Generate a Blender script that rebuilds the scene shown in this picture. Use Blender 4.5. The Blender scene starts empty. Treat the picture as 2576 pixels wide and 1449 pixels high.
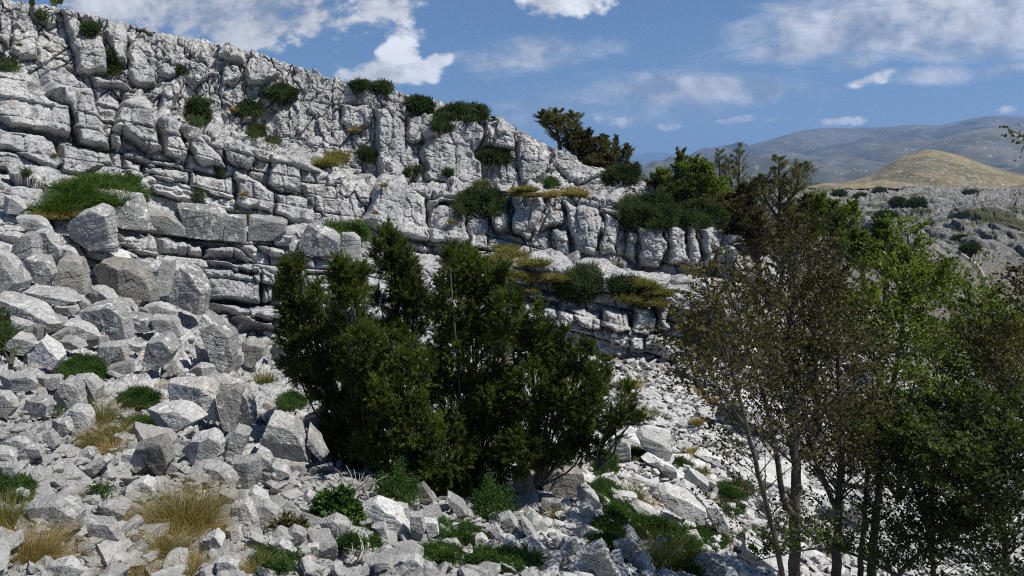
import bpy, math, random
import numpy as np
from math import radians as R
rng = np.random.default_rng(7)
random.seed(7)
SC = bpy.context.scene
COL = SC.collection

# ------------------------------------------------------------------ camera, sky, sun, exposure
F = 2012.0            # focal length in units of a frame 2576 wide
PITCH = R(-7.0)
cam = bpy.data.cameras.new('camera'); camo = bpy.data.objects.new('camera', cam); COL.objects.link(camo)
cam.sensor_width = 36.0; cam.lens = 36.0 * F / 2576.0
cam.clip_start = 0.1; cam.clip_end = 60000
camo.location = (0, 0, 0); camo.rotation_euler = (R(90) + PITCH, 0, 0)
SC.camera = camo

SUN_EL = R(57); SUN_AZ = R(106)      # azimuth measured clockwise from the view direction
SKY_STRENGTH = 0.057; SUN_STRENGTH = 4.8
HAZE = 7e-5
sl = bpy.data.lights.new('sun', 'SUN'); sl.energy = SUN_STRENGTH; sl.angle = R(0.5); sl.color = (1.0, 0.95, 0.88)
so = bpy.data.objects.new('sun', sl); COL.objects.link(so)
so.rotation_euler = (R(90) - SUN_EL, 0, math.pi - SUN_AZ)
SC.view_settings.view_transform = 'Standard'; SC.view_settings.look = 'None'
SC.view_settings.exposure = 0.42; SC.view_settings.gamma = 1.0
SC.cycles.max_bounces = 5; SC.cycles.diffuse_bounces = 2; SC.cycles.glossy_bounces = 1
SC.cycles.transmission_bounces = 2; SC.cycles.transparent_max_bounces = 4; SC.cycles.volume_bounces = 0
SC.cycles.use_adaptive_sampling = True; SC.cycles.adaptive_threshold = 0.01
SC.cycles.use_denoising = False; SC.cycles.filter_width = 1.1; SC.cycles.denoising_prefilter = 'ACCURATE'

cp, sp = math.cos(PITCH), math.sin(PITCH)
def ray(x, y):
    """direction through a point of the 2576 x 1449 frame, scaled so that its forward (Y) part is 1"""
    a = (np.asarray(x, float) - 1288.0) / F; b = -(np.asarray(y, float) - 724.5) / F
    dy = cp - b * sp; dz = sp + b * cp
    return np.stack([a / dy, np.ones_like(a / dy), dz / dy], -1)
def W(x, y, D):
    return ray(x, y) * np.asarray(D, float)[..., None]
def proj(P):
    P = np.asarray(P, float)
    d = P[..., 1] * cp + P[..., 2] * sp; u = -P[..., 1] * sp + P[..., 2] * cp
    return 1288 + F * P[..., 0] / d, 724.5 - F * u / d
def px(D): return D / F       # metres per frame unit

# ------------------------------------------------------------------ node helpers
def new_mat(name):
    m = bpy.data.materials.new(name); m.use_nodes = True
    nt = m.node_tree; nt.nodes.clear()
    return m, nt
class NT:
    def __init__(s, nt): s.nt = nt
    def n(s, t, **kw):
        nd = s.nt.nodes.new(t)
        for k, v in kw.items():
            if k == 'inp':
                for i, val in v.items():
                    if hasattr(val, 'is_linked') or hasattr(val, 'links'): s.nt.links.new(val, nd.inputs[i])
                    else: nd.inputs[i].default_value = val
            else: setattr(nd, k, v)
        return nd
    def math(s, op, a, b=0.0, c=None, clamp=False):
        inp = {0: a, 1: b}
        if c is not None: inp[2] = c
        return s.n('ShaderNodeMath', operation=op, use_clamp=clamp, inp=inp).outputs[0]
    def mix(s, f, a, b, blend='MIX'):
        nd = s.nt.nodes.new('ShaderNodeMix'); nd.data_type = 'RGBA'; nd.blend_type = blend
        for i, v in ((0, f), (6, a), (7, b)):
            if hasattr(v, 'links'): s.nt.links.new(v, nd.inputs[i])
            else:
                if i and not hasattr(v, '__len__'): v = (v, v, v, 1)
                if i and len(v) == 3: v = (*v, 1)
                nd.inputs[i].default_value = v
        return nd.outputs[2]
    def noise(s, vec, scale, detail=4.0, rough=0.55, lac=2.0, dist=0.0, out=0):
        return s.n('ShaderNodeTexNoise', inp={'Vector': vec, 'Scale': scale, 'Detail': detail, 'Roughness': rough, 'Lacunarity': lac, 'Distortion': dist}).outputs[out]
    def ramp(s, v, a, b, c=0.0, d=1.0, smooth=True):
        nd = s.n('ShaderNodeMapRange', inp={0: v, 1: a, 2: b, 3: c, 4: d})
        if smooth: nd.interpolation_type = 'SMOOTHSTEP'
        return nd.outputs[0]
    def scalevec(s, v, sc):
        return s.n('ShaderNodeVectorMath', operation='MULTIPLY', inp={0: v, 1: sc}).outputs[0]

# ------------------------------------------------------------------ sky with clouds
world = bpy.data.worlds.new('World'); SC.world = world; world.use_nodes = True
wt = world.node_tree; wt.nodes.clear(); g = NT(wt)
sky = g.n('ShaderNodeTexSky'); sky.sky_type = 'NISHITA'; sky.sun_disc = False
sky.sun_elevation = SUN_EL; sky.sun_rotation = SUN_AZ; sky.altitude = 1300
sky.air_density = 1.0; sky.dust_density = 2.6; sky.ozone_density = 2.2
tc = g.n('ShaderNodeTexCoord').outputs['Generated']
sep = g.n('ShaderNodeSeparateXYZ', inp={0: tc})
yy = g.math('MAXIMUM', sep.outputs[1], 0.02)
U = g.math('DIVIDE', sep.outputs[0], yy); V = g.math('DIVIDE', sep.outputs[2], yy)
uv = g.n('ShaderNodeCombineXYZ', inp={0: U, 1: V, 2: 0.0}).outputs[0]
# clouds: (x, y, half width, half height, strength, slant, brightness, wispy) in frame units
CL = [(560, 15, 470, 100, 1.0, -.05, .62, 0), (760, 50, 200, 85, .78, 0, .72, 0), (950, 15, 170, 60, .8, 0, .8, 0), (300, -10, 300, 80, .85, 0, .62, 0),
      (985, 178, 125, 36, 1.25, 0, 1.0, 0), (1000, 142, 62, 42, 1.2, 0, 1.15, 0), (1095, 158, 70, 20, 1.0, .32, 1.0, 0), (900, 192, 80, 22, .9, 0, .95, 0),
      (1410, 0, 130, 45, 1.2, 0, .95, 0),
      (1350, 142, 180, 36, .62, .1, .72, 1), (2330, 45, 360, 75, 1.0, .1, .82, 1), (2480, 60, 220, 70, 1.0, 0, .85, 1), (2060, 120, 230, 40, .75, .12, .75, 1),
      (1990, 45, 80, 40, .6, 0, .8, 1), (2160, 150, 90, 30, .7, .1, .8, 1), (2195, 193, 75, 20, .85, .25, .95, 0), (2370, 190, 150, 20, .7, 0, .75, 1),
      (1850, 215, 220, 42, .75, .05, .7, 1), (1650, 235, 260, 50, .62, 0, .62, 1), (1500, 298, 95, 26, .68, -.05, .8, 0), (1400, 290, 260, 40, .5, 0, .6, 1),
      (1715, 316, 60, 14, .62, 0, .8, 0), (1860, 302, 85, 14, .68, .05, .8, 0), (2050, 312, 75, 18, .72, .1, .85, 0), (2130, 303, 60, 12, .65, 0, .85, 0),
      (2370, 300, 40, 12, .55, 0, .8, 0), (2540, 275, 50, 14, .55, 0, .8, 0), (2530, 175, 100, 18, .6, .1, .8, 1)]
mask0 = mask1 = None; br = None
for (x, y, rx, ry, st, sl_, b, wi) in CL:
    c = ray(x, y); du = rx / F; dv = ry / F
    m = g.n('ShaderNodeMapping'); m.vector_type = 'TEXTURE'
    m.inputs['Location'].default_value = (c[0], c[2], 0); m.inputs['Rotation'].default_value = (0, 0, sl_); m.inputs['Scale'].default_value = (du * (1.65 if wi else 1.3), dv * (1.8 if wi else 1.4), 1)
    wt.links.new(uv, m.inputs[0])
    l = g.n('ShaderNodeVectorMath', operation='LENGTH', inp={0: m.outputs[0]}).outputs['Value']
    v = g.math('MULTIPLY', g.math('SUBTRACT', 1.0, l, clamp=True), st)
    if wi: v = g.math('MULTIPLY', v, 1.22)
    if wi: mask1 = v if mask1 is None else g.math('MAXIMUM', mask1, v)
    else: mask0 = v if mask0 is None else g.math('MAXIMUM', mask0, v)
    vb = g.math('MULTIPLY', v, b)
    br = vb if br is None else g.math('MAXIMUM', br, vb)
mt_ = g.math('MAXIMUM', mask0, mask1)
bright = g.math('DIVIDE', br, g.math('ADD', mt_, 0.001))
n0 = g.noise(g.scalevec(uv, (1.0, 1.5, 1.0)), 13.0, 10.0, 0.60, dist=0.2); n0b = g.noise(uv, 34.0, 5.0, .6)
n1 = g.noise(g.scalevec(uv, (1.0, 3.6, 1.0)), 7.0, 9.0, 0.62, dist=0.6)
a0 = g.ramp(g.math('ADD', mask0, g.math('MULTIPLY', g.math('SUBTRACT', n0, 0.5), 2.6)), 0.26, 0.62)
a1 = g.ramp(g.math('ADD', mask1, g.math('MULTIPLY', g.math('SUBTRACT', n1, 0.5), 1.7)), 0.10, 0.82, 0, 0.8)
a0 = g.math('MULTIPLY', a0, g.ramp(mask0, 0.02, 0.2)); a1 = g.math('MULTIPLY', a1, g.ramp(mask1, 0.0, 0.2))
al = g.math('MAXIMUM', a0, a1)
shade = g.math('ADD', g.math('MULTIPLY', g.ramp(n0, 0.3, 0.7, -0.42, 0.30), 1.0), g.ramp(n0b, 0.3, 0.7, -.1, .1))
lum = g.math('MULTIPLY', g.math('ADD', bright, shade), 12.5)
lumc = g.math('MINIMUM', g.math('MAXIMUM', lum, 4.6), 15.0)
ccol = g.mix(g.ramp(lumc, 4.0, 9.5), (0.80, 0.92, 1.10), (1.0, 1.0, 1.0))
ccol = g.n('ShaderNodeVectorMath', operation='SCALE', inp={0: ccol, 'Scale': lumc}).outputs[0]
skyc = g.mix(1.0, sky.outputs[0], (0.70, 0.95, 1.18), 'MULTIPLY')
final = g.mix(al, skyc, ccol)
bg = g.n('ShaderNodeBackground', inp={0: final, 1: SKY_STRENGTH})
wo = g.n('ShaderNodeOutputWorld'); wt.links.new(bg.outputs[0], wo.inputs[0])

# ------------------------------------------------------------------ numpy noise
def h32(ix, iy, iz, seed=0):
    h = (ix.astype(np.uint32) * np.uint32(374761393)) ^ (iy.astype(np.uint32) * np.uint32(668265263)) ^ (iz.astype(np.uint32) * np.uint32(2246822519)) ^ np.uint32((seed * 3266489917 + 12345) & 0xffffffff)
    h = (h ^ (h >> np.uint32(15))) * np.uint32(2246822519)
    h = (h ^ (h >> np.uint32(13))) * np.uint32(3266489917)
    return h ^ (h >> np.uint32(16))
def h01(ix, iy, iz, seed=0): return (h32(ix, iy, iz, seed) & np.uint32(0xffffff)).astype(np.float32) / 16777216.0
def vnoise(p, seed=0):
    p = p.astype(np.float32); i = np.floor(p); f = p - i; i = i.astype(np.int64); f = f * f * (3 - 2 * f)
    x, y, z = i[..., 0], i[..., 1], i[..., 2]; fx, fy, fz = f[..., 0], f[..., 1], f[..., 2]
    def c(a, b, d): return h01(x + a, y + b, z + d, seed)
    a = c(0, 0, 0) * (1 - fx) + c(1, 0, 0) * fx; b = c(0, 1, 0) * (1 - fx) + c(1, 1, 0) * fx
    d = c(0, 0, 1) * (1 - fx) + c(1, 0, 1) * fx; e = c(0, 1, 1) * (1 - fx) + c(1, 1, 1) * fx
    return (a * (1 - fy) + b * fy) * (1 - fz) + (d * (1 - fy) + e * fy) * fz * 1.0 - 0.5
def fbm(p, octs=4, seed=0, gain=0.5):
    s = 0; a = 1.0; t = 0
    for o in range(octs):
        s = s + a * vnoise(p * (2.03 ** o) + 17.3 * o, seed + o); t += a; a *= gain
    return s * 2 / t          # about -1..1
def voronoi(p, seed=0, jit=0.9, l4=False):
    """returns F1, F2, the id hash of the nearest cell and the vector to its centre"""
    sh = p.shape[:-1]; q = p.reshape(-1, 3).astype(np.float32); N = len(q)
    oF1 = np.empty(N, np.float32); oF2 = np.empty(N, np.float32); oid = np.empty(N, np.uint32); ov = np.empty((N, 3), np.float32)
    for s in range(0, N, 60000):
        c = q[s:s + 60000]; i = np.floor(c).astype(np.int64); f = c - i
        F1 = np.full(len(c), 9e9, np.float32); F2 = F1.copy(); idd = np.zeros(len(c), np.uint32); vv = np.zeros((len(c), 3), np.float32)
        for a in (-1, 0, 1):
            for b in (-1, 0, 1):
                for d in (-1, 0, 1):
                    h = h32(i[:, 0] + a, i[:, 1] + b, i[:, 2] + d, seed)
                    ox = a + .5 + ((h & 1023).astype(np.float32) / 1023 - .5) * jit - f[:, 0]
                    oy = b + .5 + (((h >> 10) & 1023).astype(np.float32) / 1023 - .5) * jit - f[:, 1]
                    oz = d + .5 + (((h >> 20) & 1023).astype(np.float32) / 1023 - .5) * jit - f[:, 2]
                    dd = (ox ** 4 + oy ** 4 + oz ** 4) ** .5 if l4 else ox * ox + oy * oy + oz * oz
                    m = dd < F1
                    F2 = np.where(m, F1, np.minimum(F2, dd))
                    F1 = np.where(m, dd, F1); idd = np.where(m, h, idd)
                    vv[m, 0] = ox[m]; vv[m, 1] = oy[m]; vv[m, 2] = oz[m]
        oF1[s:s + 60000] = np.sqrt(F1); oF2[s:s + 60000] = np.sqrt(F2); oid[s:s + 60000] = idd; ov[s:s + 60000] = vv
    return oF1.reshape(sh), oF2.reshape(sh), oid.reshape(sh), ov.reshape(sh + (3,))
def rnd(idd, k):
    z = np.zeros_like(idd, dtype=np.int64); return h01(idd.astype(np.int64), z + k, z, 77)
def sstep(a, b, x):
    t = np.clip((x - a) / (b - a), 0, 1); return t * t * (3 - 2 * t)
def smooth1(a, sig, axis):
    k = int(sig * 3) + 1; w = np.exp(-.5 * (np.arange(-k, k + 1) / sig) ** 2); w /= w.sum()
    pad = [(0, 0)] * a.ndim; pad[axis] = (k, k); b = np.pad(a, pad, mode='edge')
    out = 0
    for j in range(2 * k + 1):
        sl2 = [slice(None)] * a.ndim; sl2[axis] = slice(j, j + a.shape[axis]); out = out + w[j] * b[tuple(sl2)]
    return out

# ------------------------------------------------------------------ mesh helpers
def raw_mesh(name, verts, faces, attrs=None, smooth=True):
    """verts (N,3), faces (M,k) arrays"""
    me = bpy.data.meshes.new(name); verts = np.ascontiguousarray(verts, np.float32); faces = np.ascontiguousarray(faces, np.int32)
    k = faces.shape[1]
    me.vertices.add(len(verts)); me.vertices.foreach_set('co', verts.ravel())
    me.loops.add(faces.size); me.loops.foreach_set('vertex_index', faces.ravel())
    me.polygons.add(len(faces)); me.polygons.foreach_set('loop_start', np.arange(0, faces.size, k, dtype=np.int32))
    me.update(calc_edges=True)
    if not smooth:
        me.attributes.new('sharp_face', 'BOOLEAN', 'FACE').data.foreach_set('value', np.ones(len(faces), bool))
    for nm, arr in (attrs or {}).items():
        me.attributes.new(nm, 'FLOAT', 'POINT').data.foreach_set('value', np.ascontiguousarray(arr, np.float32).ravel())
    return me
def link(name, me, mat, parent=None, loc=None, **props):
    o = bpy.data.objects.new(name, me); COL.objects.link(o)
    if mat is not None and not me.materials: me.materials.append(mat)
    if parent is not None: o.parent = parent
    if loc is not None: o.location = loc
    for k, v in props.items():
        if v is not None: o[k] = v
    return o
def thing(name, label, cat, loc, group=None):
    o = bpy.data.objects.new(name, None); COL.objects.link(o); o.location = loc; o.empty_display_size = .1
    o['label'] = label; o['category'] = cat
    if group: o['group'] = group
    return o
def grid_faces(nr, nc):
    i = np.arange(nr * nc).reshape(nr, nc)
    return np.stack([i[:-1, :-1], i[1:, :-1], i[1:, 1:], i[:-1, 1:]], -1).reshape(-1, 4)
def grid_normals(P):
    du = np.gradient(P, axis=1); dv = np.gradient(P, axis=0)
    n = np.cross(du, dv); n /= np.linalg.norm(n, axis=-1, keepdims=True) + 1e-9
    return n

# ------------------------------------------------------------------ materials
def rock_mat(name, base=0.42, spots=0.5, dark=0.4, streak=0.3, bump=0.5, sc=1.0, warm=(1, .99, .965), per_object=True, soil=False, ck=.12):
    m, nt = new_mat(name); g = NT(nt)
    co = g.n('ShaderNodeTexCoord').outputs['Object']
    if per_object:
        r = g.n('ShaderNodeObjectInfo').outputs['Random']
        co = g.n('ShaderNodeVectorMath', operation='ADD', inp={0: co, 1: g.n('ShaderNodeCombineXYZ', inp={0: g.math('MULTIPLY', r, 91.0), 1: g.math('MULTIPLY', r, 47.0), 2: 0.0}).outputs[0]}).outputs[0]
    big = g.noise(co, 0.9 * sc, 5, .6)
    mid = g.noise(co, 5.0 * sc, 6, .65)
    fine = g.noise(co, 17.0 * sc, 4, .6)
    lich = g.noise(co, 3.4 * sc, 7, .62, dist=.5)
    spk = g.noise(co, 14.0 * sc, 4, .6)
    b = base
    c = g.mix(g.ramp(big, .3, .7), (b * .76, b * .76, b * .755), (b * 1.12 * warm[0], b * 1.12 * warm[1], b * 1.12 * warm[2]))
    c = g.mix(g.math('MULTIPLY', g.ramp(mid, .42, .68), .45), c, (b * .62, b * .61, b * .60))
    c = g.mix(g.math('MULTIPLY', g.ramp(lich, .55, .60), spots), c, (.62, .62, .59))
    c = g.mix(g.math('MULTIPLY', g.ramp(spk, .58, .64), dark), c, (b * .42, b * .41, b * .39))
    st = g.noise(g.scalevec(co, (3.2, 3.2, .45)), 1.6 * sc, 5, .6)
    c = g.mix(g.math('MULTIPLY', g.ramp(st, .52, .66), streak), c, (b * .36, b * .35, b * .34))
    wm = g.noise(co, .55 * sc, 3, .5)
    c = g.mix(g.math('MULTIPLY', g.ramp(wm, .60, .75), .25), c, (b * 1.0, b * .86, b * .66))
    wv = g.n('ShaderNodeVectorMath', operation='ADD', inp={0: co, 1: g.scalevec(g.noise(co, 1.8 * sc, 4, .6, out=1), (.55 / sc, .55 / sc, .55 / sc))}).outputs[0]
    vo = g.n('ShaderNodeTexVoronoi', feature='DISTANCE_TO_EDGE', inp={'Vector': g.scalevec(wv, (.7, .7, 1.7)), 'Scale': 1.5 * sc})
    brk = g.ramp(g.noise(co, 1.1 * sc, 3, .6), .50, .58)
    crk = g.math('MULTIPLY', g.ramp(vo.outputs[0], .0, .035, 1, 0), brk)
    c = g.mix(g.math('MULTIPLY', crk, ck), c, (b * .22, b * .21, b * .20))
    if soil:
        ap = g.n('ShaderNodeAttribute'); ap.attribute_name = 'pale'
        c = g.mix(g.math('MULTIPLY', ap.outputs['Fac'], .62), c, (.62, .61, .58))
        at = g.n('ShaderNodeAttribute'); at.attribute_name = 'soil'
        sn = g.noise(co, 9.0, 5, .7)
        sc_ = g.mix(g.ramp(sn, .35, .65), (.10, .075, .05), (.22, .19, .15))
        c = g.mix(at.outputs['Fac'], c, sc_)
    if soil:
        wz = g.noise(g.scalevec(co, (1, 1, .8)), .28, 5, .6); c = g.mix(g.math('MULTIPLY', g.ramp(wz, .46, .60), .42), c, (b * .55, b * .56, b * .58))
        ws = g.noise(g.scalevec(co, (2.2, 1.6, .16)), 1.0, 6, .65); c = g.mix(g.math('MULTIPLY', g.ramp(ws, .55, .63), .55), c, (.085, .085, .085))
        wo_ = g.noise(co, .9, 4, .6); c = g.mix(g.math('MULTIPLY', g.ramp(wo_, .64, .72), .5), c, (.30, .21, .12))
    else:
        rv = g.math('MULTIPLY', g.n('ShaderNodeObjectInfo').outputs['Random'], 7.31); rv = g.math('FRACT', rv); rv = g.ramp(rv, 0, 1, .78, 1.14, False)
        c = g.mix(1.0, c, g.n('ShaderNodeCombineXYZ', inp={0: rv, 1: rv, 2: g.math('MULTIPLY', rv, .98)}).outputs[0], 'MULTIPLY')
    h = g.math('ADD', g.math('MULTIPLY', mid, .6), g.math('ADD', g.math('MULTIPLY', fine, .35), g.math('SUBTRACT', g.math('MULTIPLY', g.ramp(spk, .5, .65), -.22), g.math('MULTIPLY', crk, ck * .6))))
    bp = g.n('ShaderNodeBump', inp={'Strength': bump, 'Distance': .09 / sc, 'Height': h})
    pb = g.n('ShaderNodeBsdfPrincipled', inp={'Base Color': c, 'Roughness': .92, 'Normal': bp.outputs[0]})
    pb.inputs['Specular IOR Level'].default_value = .15
    nt.links.new(pb.outputs[0], g.n('ShaderNodeOutputMaterial').inputs[0])
    return m
def leaf_mat(name, a, b, trans=.35, nscale=1.5, tint=None, rough=.6):
    m, nt = new_mat(name); g = NT(nt)
    co = g.n('ShaderNodeTexCoord').outputs['Object']
    if tint is None: f = g.ramp(g.noise(co, nscale, 4, .65), .36, .64)
    else:
        at = g.n('ShaderNodeAttribute'); at.attribute_name = 'tint'; f = at.outputs['Fac']
    c = g.mix(f, a, b)
    pb = g.n('ShaderNodeBsdfPrincipled', inp={'Base Color': c, 'Roughness': rough}); pb.inputs['Specular IOR Level'].default_value = .3
    tr = g.n('ShaderNodeBsdfTranslucent', inp={0: g.mix(1.0, c, (1.5, 1.6, .7), 'MULTIPLY')})
    ms = g.n('ShaderNodeMixShader', inp={0: trans, 1: pb.outputs[0], 2: tr.outputs[0]})
    nt.links.new(ms.outputs[0], g.n('ShaderNodeOutputMaterial').inputs[0])
    return m
def bark_mat(name, a, b, sc=9.0):
    m, nt = new_mat(name); g = NT(nt)
    co = g.n('ShaderNodeTexCoord').outputs['Object']
    n = g.noise(g.scalevec(co, (1, 1, .5)), sc, 6, .65); n2 = g.noise(g.scalevec(co, (1, 1, 2.5)), sc * 3, 3, .6)
    c = g.mix(g.ramp(n, .35, .65), a, b); c = g.mix(g.math('MULTIPLY', g.ramp(n2, .6, .7), .5), c, tuple(.4 * v for v in a))
    bp = g.n('ShaderNodeBump', inp={'Strength': .6, 'Distance': .02, 'Height': n})
    pb = g.n('ShaderNodeBsdfPrincipled', inp={'Base Color': c, 'Roughness': .85, 'Normal': bp.outputs[0]})
    nt.links.new(pb.outputs[0], g.n('ShaderNodeOutputMaterial').inputs[0])
    return m
M_cliff = rock_mat('weathered_limestone', .45, .40, .55, .5, .9, 1.0, per_object=False, soil=True, ck=.75)
M_rock = rock_mat('grey_limestone', .36, .42, .35, .3, .8, 1.6)
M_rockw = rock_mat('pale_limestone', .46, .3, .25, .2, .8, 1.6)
M_rockl = rock_mat('lichened_limestone', .30, .95, .35, .1, .8, 1.3)
M_rockd = rock_mat('stained_and_shaded_limestone', .25, .15, .4, .6, .6, 1.4, warm=(1, .93, .82))  # brown stain; on the blocks in shade, their shade is in this colour too
M_stone = rock_mat('scree_limestone', .38, .3, .25, .1, .6, 3.0)
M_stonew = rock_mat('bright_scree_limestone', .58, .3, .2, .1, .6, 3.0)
M_bark = bark_mat('beech_bark', (.035, .03, .025), (.085, .08, .068))
M_barkd = bark_mat('dark_bark', (.03, .026, .02), (.07, .06, .05))
M_dead = bark_mat('bleached_wood', (.22, .20, .17), (.38, .35, .30))
M_pine = leaf_mat('pine_needles', (.024, .045, .006), (.112, .138, .018), .2, 2.2)
M_twig = bark_mat('pine_twig', (.05, .042, .03), (.12, .10, .08))
M_juni = leaf_mat('juniper_needles', (.028, .050, .014), (.065, .095, .022), .15, 1.6)
M_brown = leaf_mat('bronze_beech_leaves', (.030, .026, .010), (.085, .072, .024), .35, 1.2)  # bronze, darkened: shade under the foreground trees is in the leaf colour
M_olive = leaf_mat('olive_beech_leaves', (.060, .060, .020), (.12, .115, .035), .35, .8)
M_green = leaf_mat('green_beech_leaves', (.045, .070, .012), (.140, .185, .032), .4, .9)
M_dgreen = leaf_mat('shade_dark_green_leaves', (.016, .028, .008), (.060, .085, .018), .35, .9)  # green darkened so the colour itself carries the foreground wood's shade
M_grass = leaf_mat('grass_blades', (.060, .100, .014), (.36, .25, .105), .3, tint=True)
M_lush = leaf_mat('lush_grass', (.028, .070, .009), (.085, .14, .020), .25, 3.0)
M_herb = leaf_mat('feathery_herb_leaves', (.018, .050, .008), (.070, .13, .022), .3, 5.0)

# ------------------------------------------------------------------ terrain patches through control columns
def patch(cols, knots_rows, nx, x0, x1, ks, kern=14):
    """cols: list of (x, [(y,D),...]); returns base grid P (rows, cols, 3), X, Y, D, K"""
    xs = np.array([c[0] for c in cols], float); A = np.array([[kk for kk in c[1]] for c in cols], float)   # (nc, nk, 2)
    X = np.linspace(x0, x1, nx)
    nk = A.shape[1]
    Yk = np.stack([np.interp(X, xs, A[:, k, 0]) for k in range(nk)]); Dk = np.stack([np.interp(X, xs, np.log(A[:, k, 1])) for k in range(nk)])
    Yk = smooth1(Yk, kern, 1); Dk = smooth1(Dk, kern, 1)
    K = np.concatenate([np.linspace(k, k + 1, n, endpoint=False) for k, n in enumerate(ks)] + [[nk - 1]])
    Y = np.empty((len(K), nx)); D = np.empty_like(Y)
    k0 = np.minimum(K.astype(int), nk - 2); t = (K - k0)[:, None]
    Y = Yk[k0] * (1 - t) + Yk[k0 + 1] * t; D = np.exp(Dk[k0] * (1 - t) + Dk[k0 + 1] * t)
    return X, Y, D, K

#                R          A          B          C          E          F           G           H
HILL = [(-250, [(-90, 48), (150, 42), (190, 39), (440, 33), (480, 29), (620, 23), (950, 12), (1500, 5)]),
        (0,    [(2, 48), (175, 42), (200, 38), (450, 33), (480, 29), (640, 23), (960, 12.5), (1500, 5.3)]),
        (150,  [(30, 49), (230, 43), (250, 38), (450, 33), (500, 28.5), (690, 22), (1000, 13), (1500, 5.6)]),
        (300,  [(60, 51), (250, 45), (270, 39), (490, 31), (520, 28), (740, 21), (1010, 13.5), (1500, 5.8)]),
        (450,  [(100, 53), (290, 47), (330, 40), (530, 30), (560, 27.5), (770, 20.5), (1030, 13.5), (1500, 6)]),
        (600,  [(122, 55), (320, 48), (370, 40), (560, 30), (590, 27), (850, 19.5), (1080, 13), (1500, 6.2)]),
        (780,  [(184, 57), (380, 48), (420, 41), (575, 31), (600, 27), (880, 19.5), (1120, 13), (1500, 6.4)]),
        (920,  [(222, 58), (440, 47), (480, 42), (620, 33), (650, 28), (880, 20), (1160, 13), (1500, 6.6)]),
        (1080, [(255, 60), (470, 45), (480, 42), (640, 35), (680, 29), (900, 21), (1180, 13), (1500, 6.8)]),
        (1230, [(292, 60), (470, 46), (490, 42), (650, 36), (678, 30), (900, 22), (1200, 13), (1500, 7)]),
        (1380, [(378, 58), (475, 46), (495, 43), (650, 37), (680, 31), (900, 24), (1200, 14), (1500, 7.3)]),
        (1530, [(455, 54), (500, 46), (520, 43), (680, 38), (708, 33), (905, 27), (1220, 15), (1500, 8)]),
        (1650, [(492, 52), (525, 46), (540, 43), (695, 38), (722, 34), (905, 30), (1230, 16), (1500, 9)]),
        (1800, [(550, 50), (565, 46), (575, 43), (705, 39), (738, 35), (905, 32), (1240, 17), (1500, 10)]),
        (1910, [(600, 48), (625, 45), (640, 43), (740, 40), (800, 36), (920, 32), (1250, 18), (1500, 11)]),
        (2030, [(720, 46), (740, 44), (760, 43), (820, 41), (850, 38), (940, 34), (1250, 20), (1500, 12)]),
        (2300, [(830, 44), (845, 43), (855, 42), (880, 41), (900, 38), (960, 34), (1270, 21), (1500, 13)]),
        (2850, [(880, 42), (895, 41), (905, 40), (930, 38), (950, 36), (1000, 32), (1290, 22), (1500, 14)])]
RD = np.interp([c[0] for c in HILL], [-250, 0, 150, 450, 780, 1080, 1230, 1530, 1800, 2030, 2850], [38, 38, 40, 43, 45, 47, 48, 47, 46, 44, 41])
for (x, ks), r in zip(HILL, RD):      # near-vertical risers between the benches
    ratio = [1, .945, .84, .955, .82, .90]
    d = r
    for i in range(6):
        d *= (.955 if i == 5 and 1100 < x < 1900 else .86 if i == 4 and 1100 < x < 1900 else ratio[i]); ks[i] = (ks[i][0], d)
HILLX = []
for x, ks in HILL:      # back slope, top roll, ..., ground under the camera
    yR, dR = ks[0]
    HILLX.append((x, [(yR + 60, dR + 14), (yR + 6, dR + 4)] + ks + [(1900, ks[-1][1] * .5), (3200, ks[-1][1] * .24)]))
NX = 1900
X, Y, D, K = patch(HILLX, None, NX, -260, 2840, [30, 14, 190, 40, 190, 50, 180, 200, 230, 70, 16], kern=21)
XX = np.broadcast_to(X, Y.shape)
P0 = W(XX, Y, D)
kk = K - 2.0     # 0 ridge ... 7 bottom
kkg = np.broadcast_to(kk[:, None], Y.shape)
# large lumps and gullies
Nrm = grid_normals(P0); Nrm[Nrm[..., 1] > 0] *= 1
Nrm = np.where((Nrm * P0).sum(-1, keepdims=True) > 0, -Nrm, Nrm)
Nb = smooth1(smooth1(Nrm, 12, 0), 12, 1); fw = (1 - sstep(4.7, 5.4, kkg))[..., None]; Nb = Nb * 1.0; Nb[..., 2] *= (1 - .75 * fw[..., 0]); Nb[..., 1] -= .25 * fw[..., 0]; Nb /= np.linalg.norm(Nb, axis=-1, keepdims=True)
wtop = sstep(-1.0, 0.2, kkg)
wcl = 1 - sstep(4.8, 5.3, kkg)          # cliff zones
wup = 1 - sstep(np.where(XX < 850, 1.5, 2.2), np.where(XX < 850, 2.3, 3.1), kkg)        # fluted upper cliffs
q = P0.copy(); q[..., 1] *= .5
big = fbm(q * np.array([.16, .16, .10]), 3, 5)
med = fbm(q * np.array([.55, .4, .28]), 3, 9)
disp = wtop * (wcl * (1.5 * big + .75 * med) + (1 - wcl) * .35 * fbm(P0 * .35, 3, 3))

def tpoly(poly, fr):
    sx, sy, ox, oy = fr
    return [(ox + sx * a, oy + sy * b) for a, b in poly]
C1 = (.5, .5, 0, 0); C2 = (.5, .5, 859, 188.7); C3 = (.4132, .4132, 1718, 251.6)
Z1 = (.2604, .2604, 0, 566); Z2 = (.2604, .2604, 440.2, 566); Z3 = (.349, .349, 0, 943.4)
Z4 = (.3056, .3056, 566, 1006.2); Z5 = (.3056, .3056, 1194.9, 1006.2); Z7 = (.3662, .3662, 566, 0)
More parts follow.
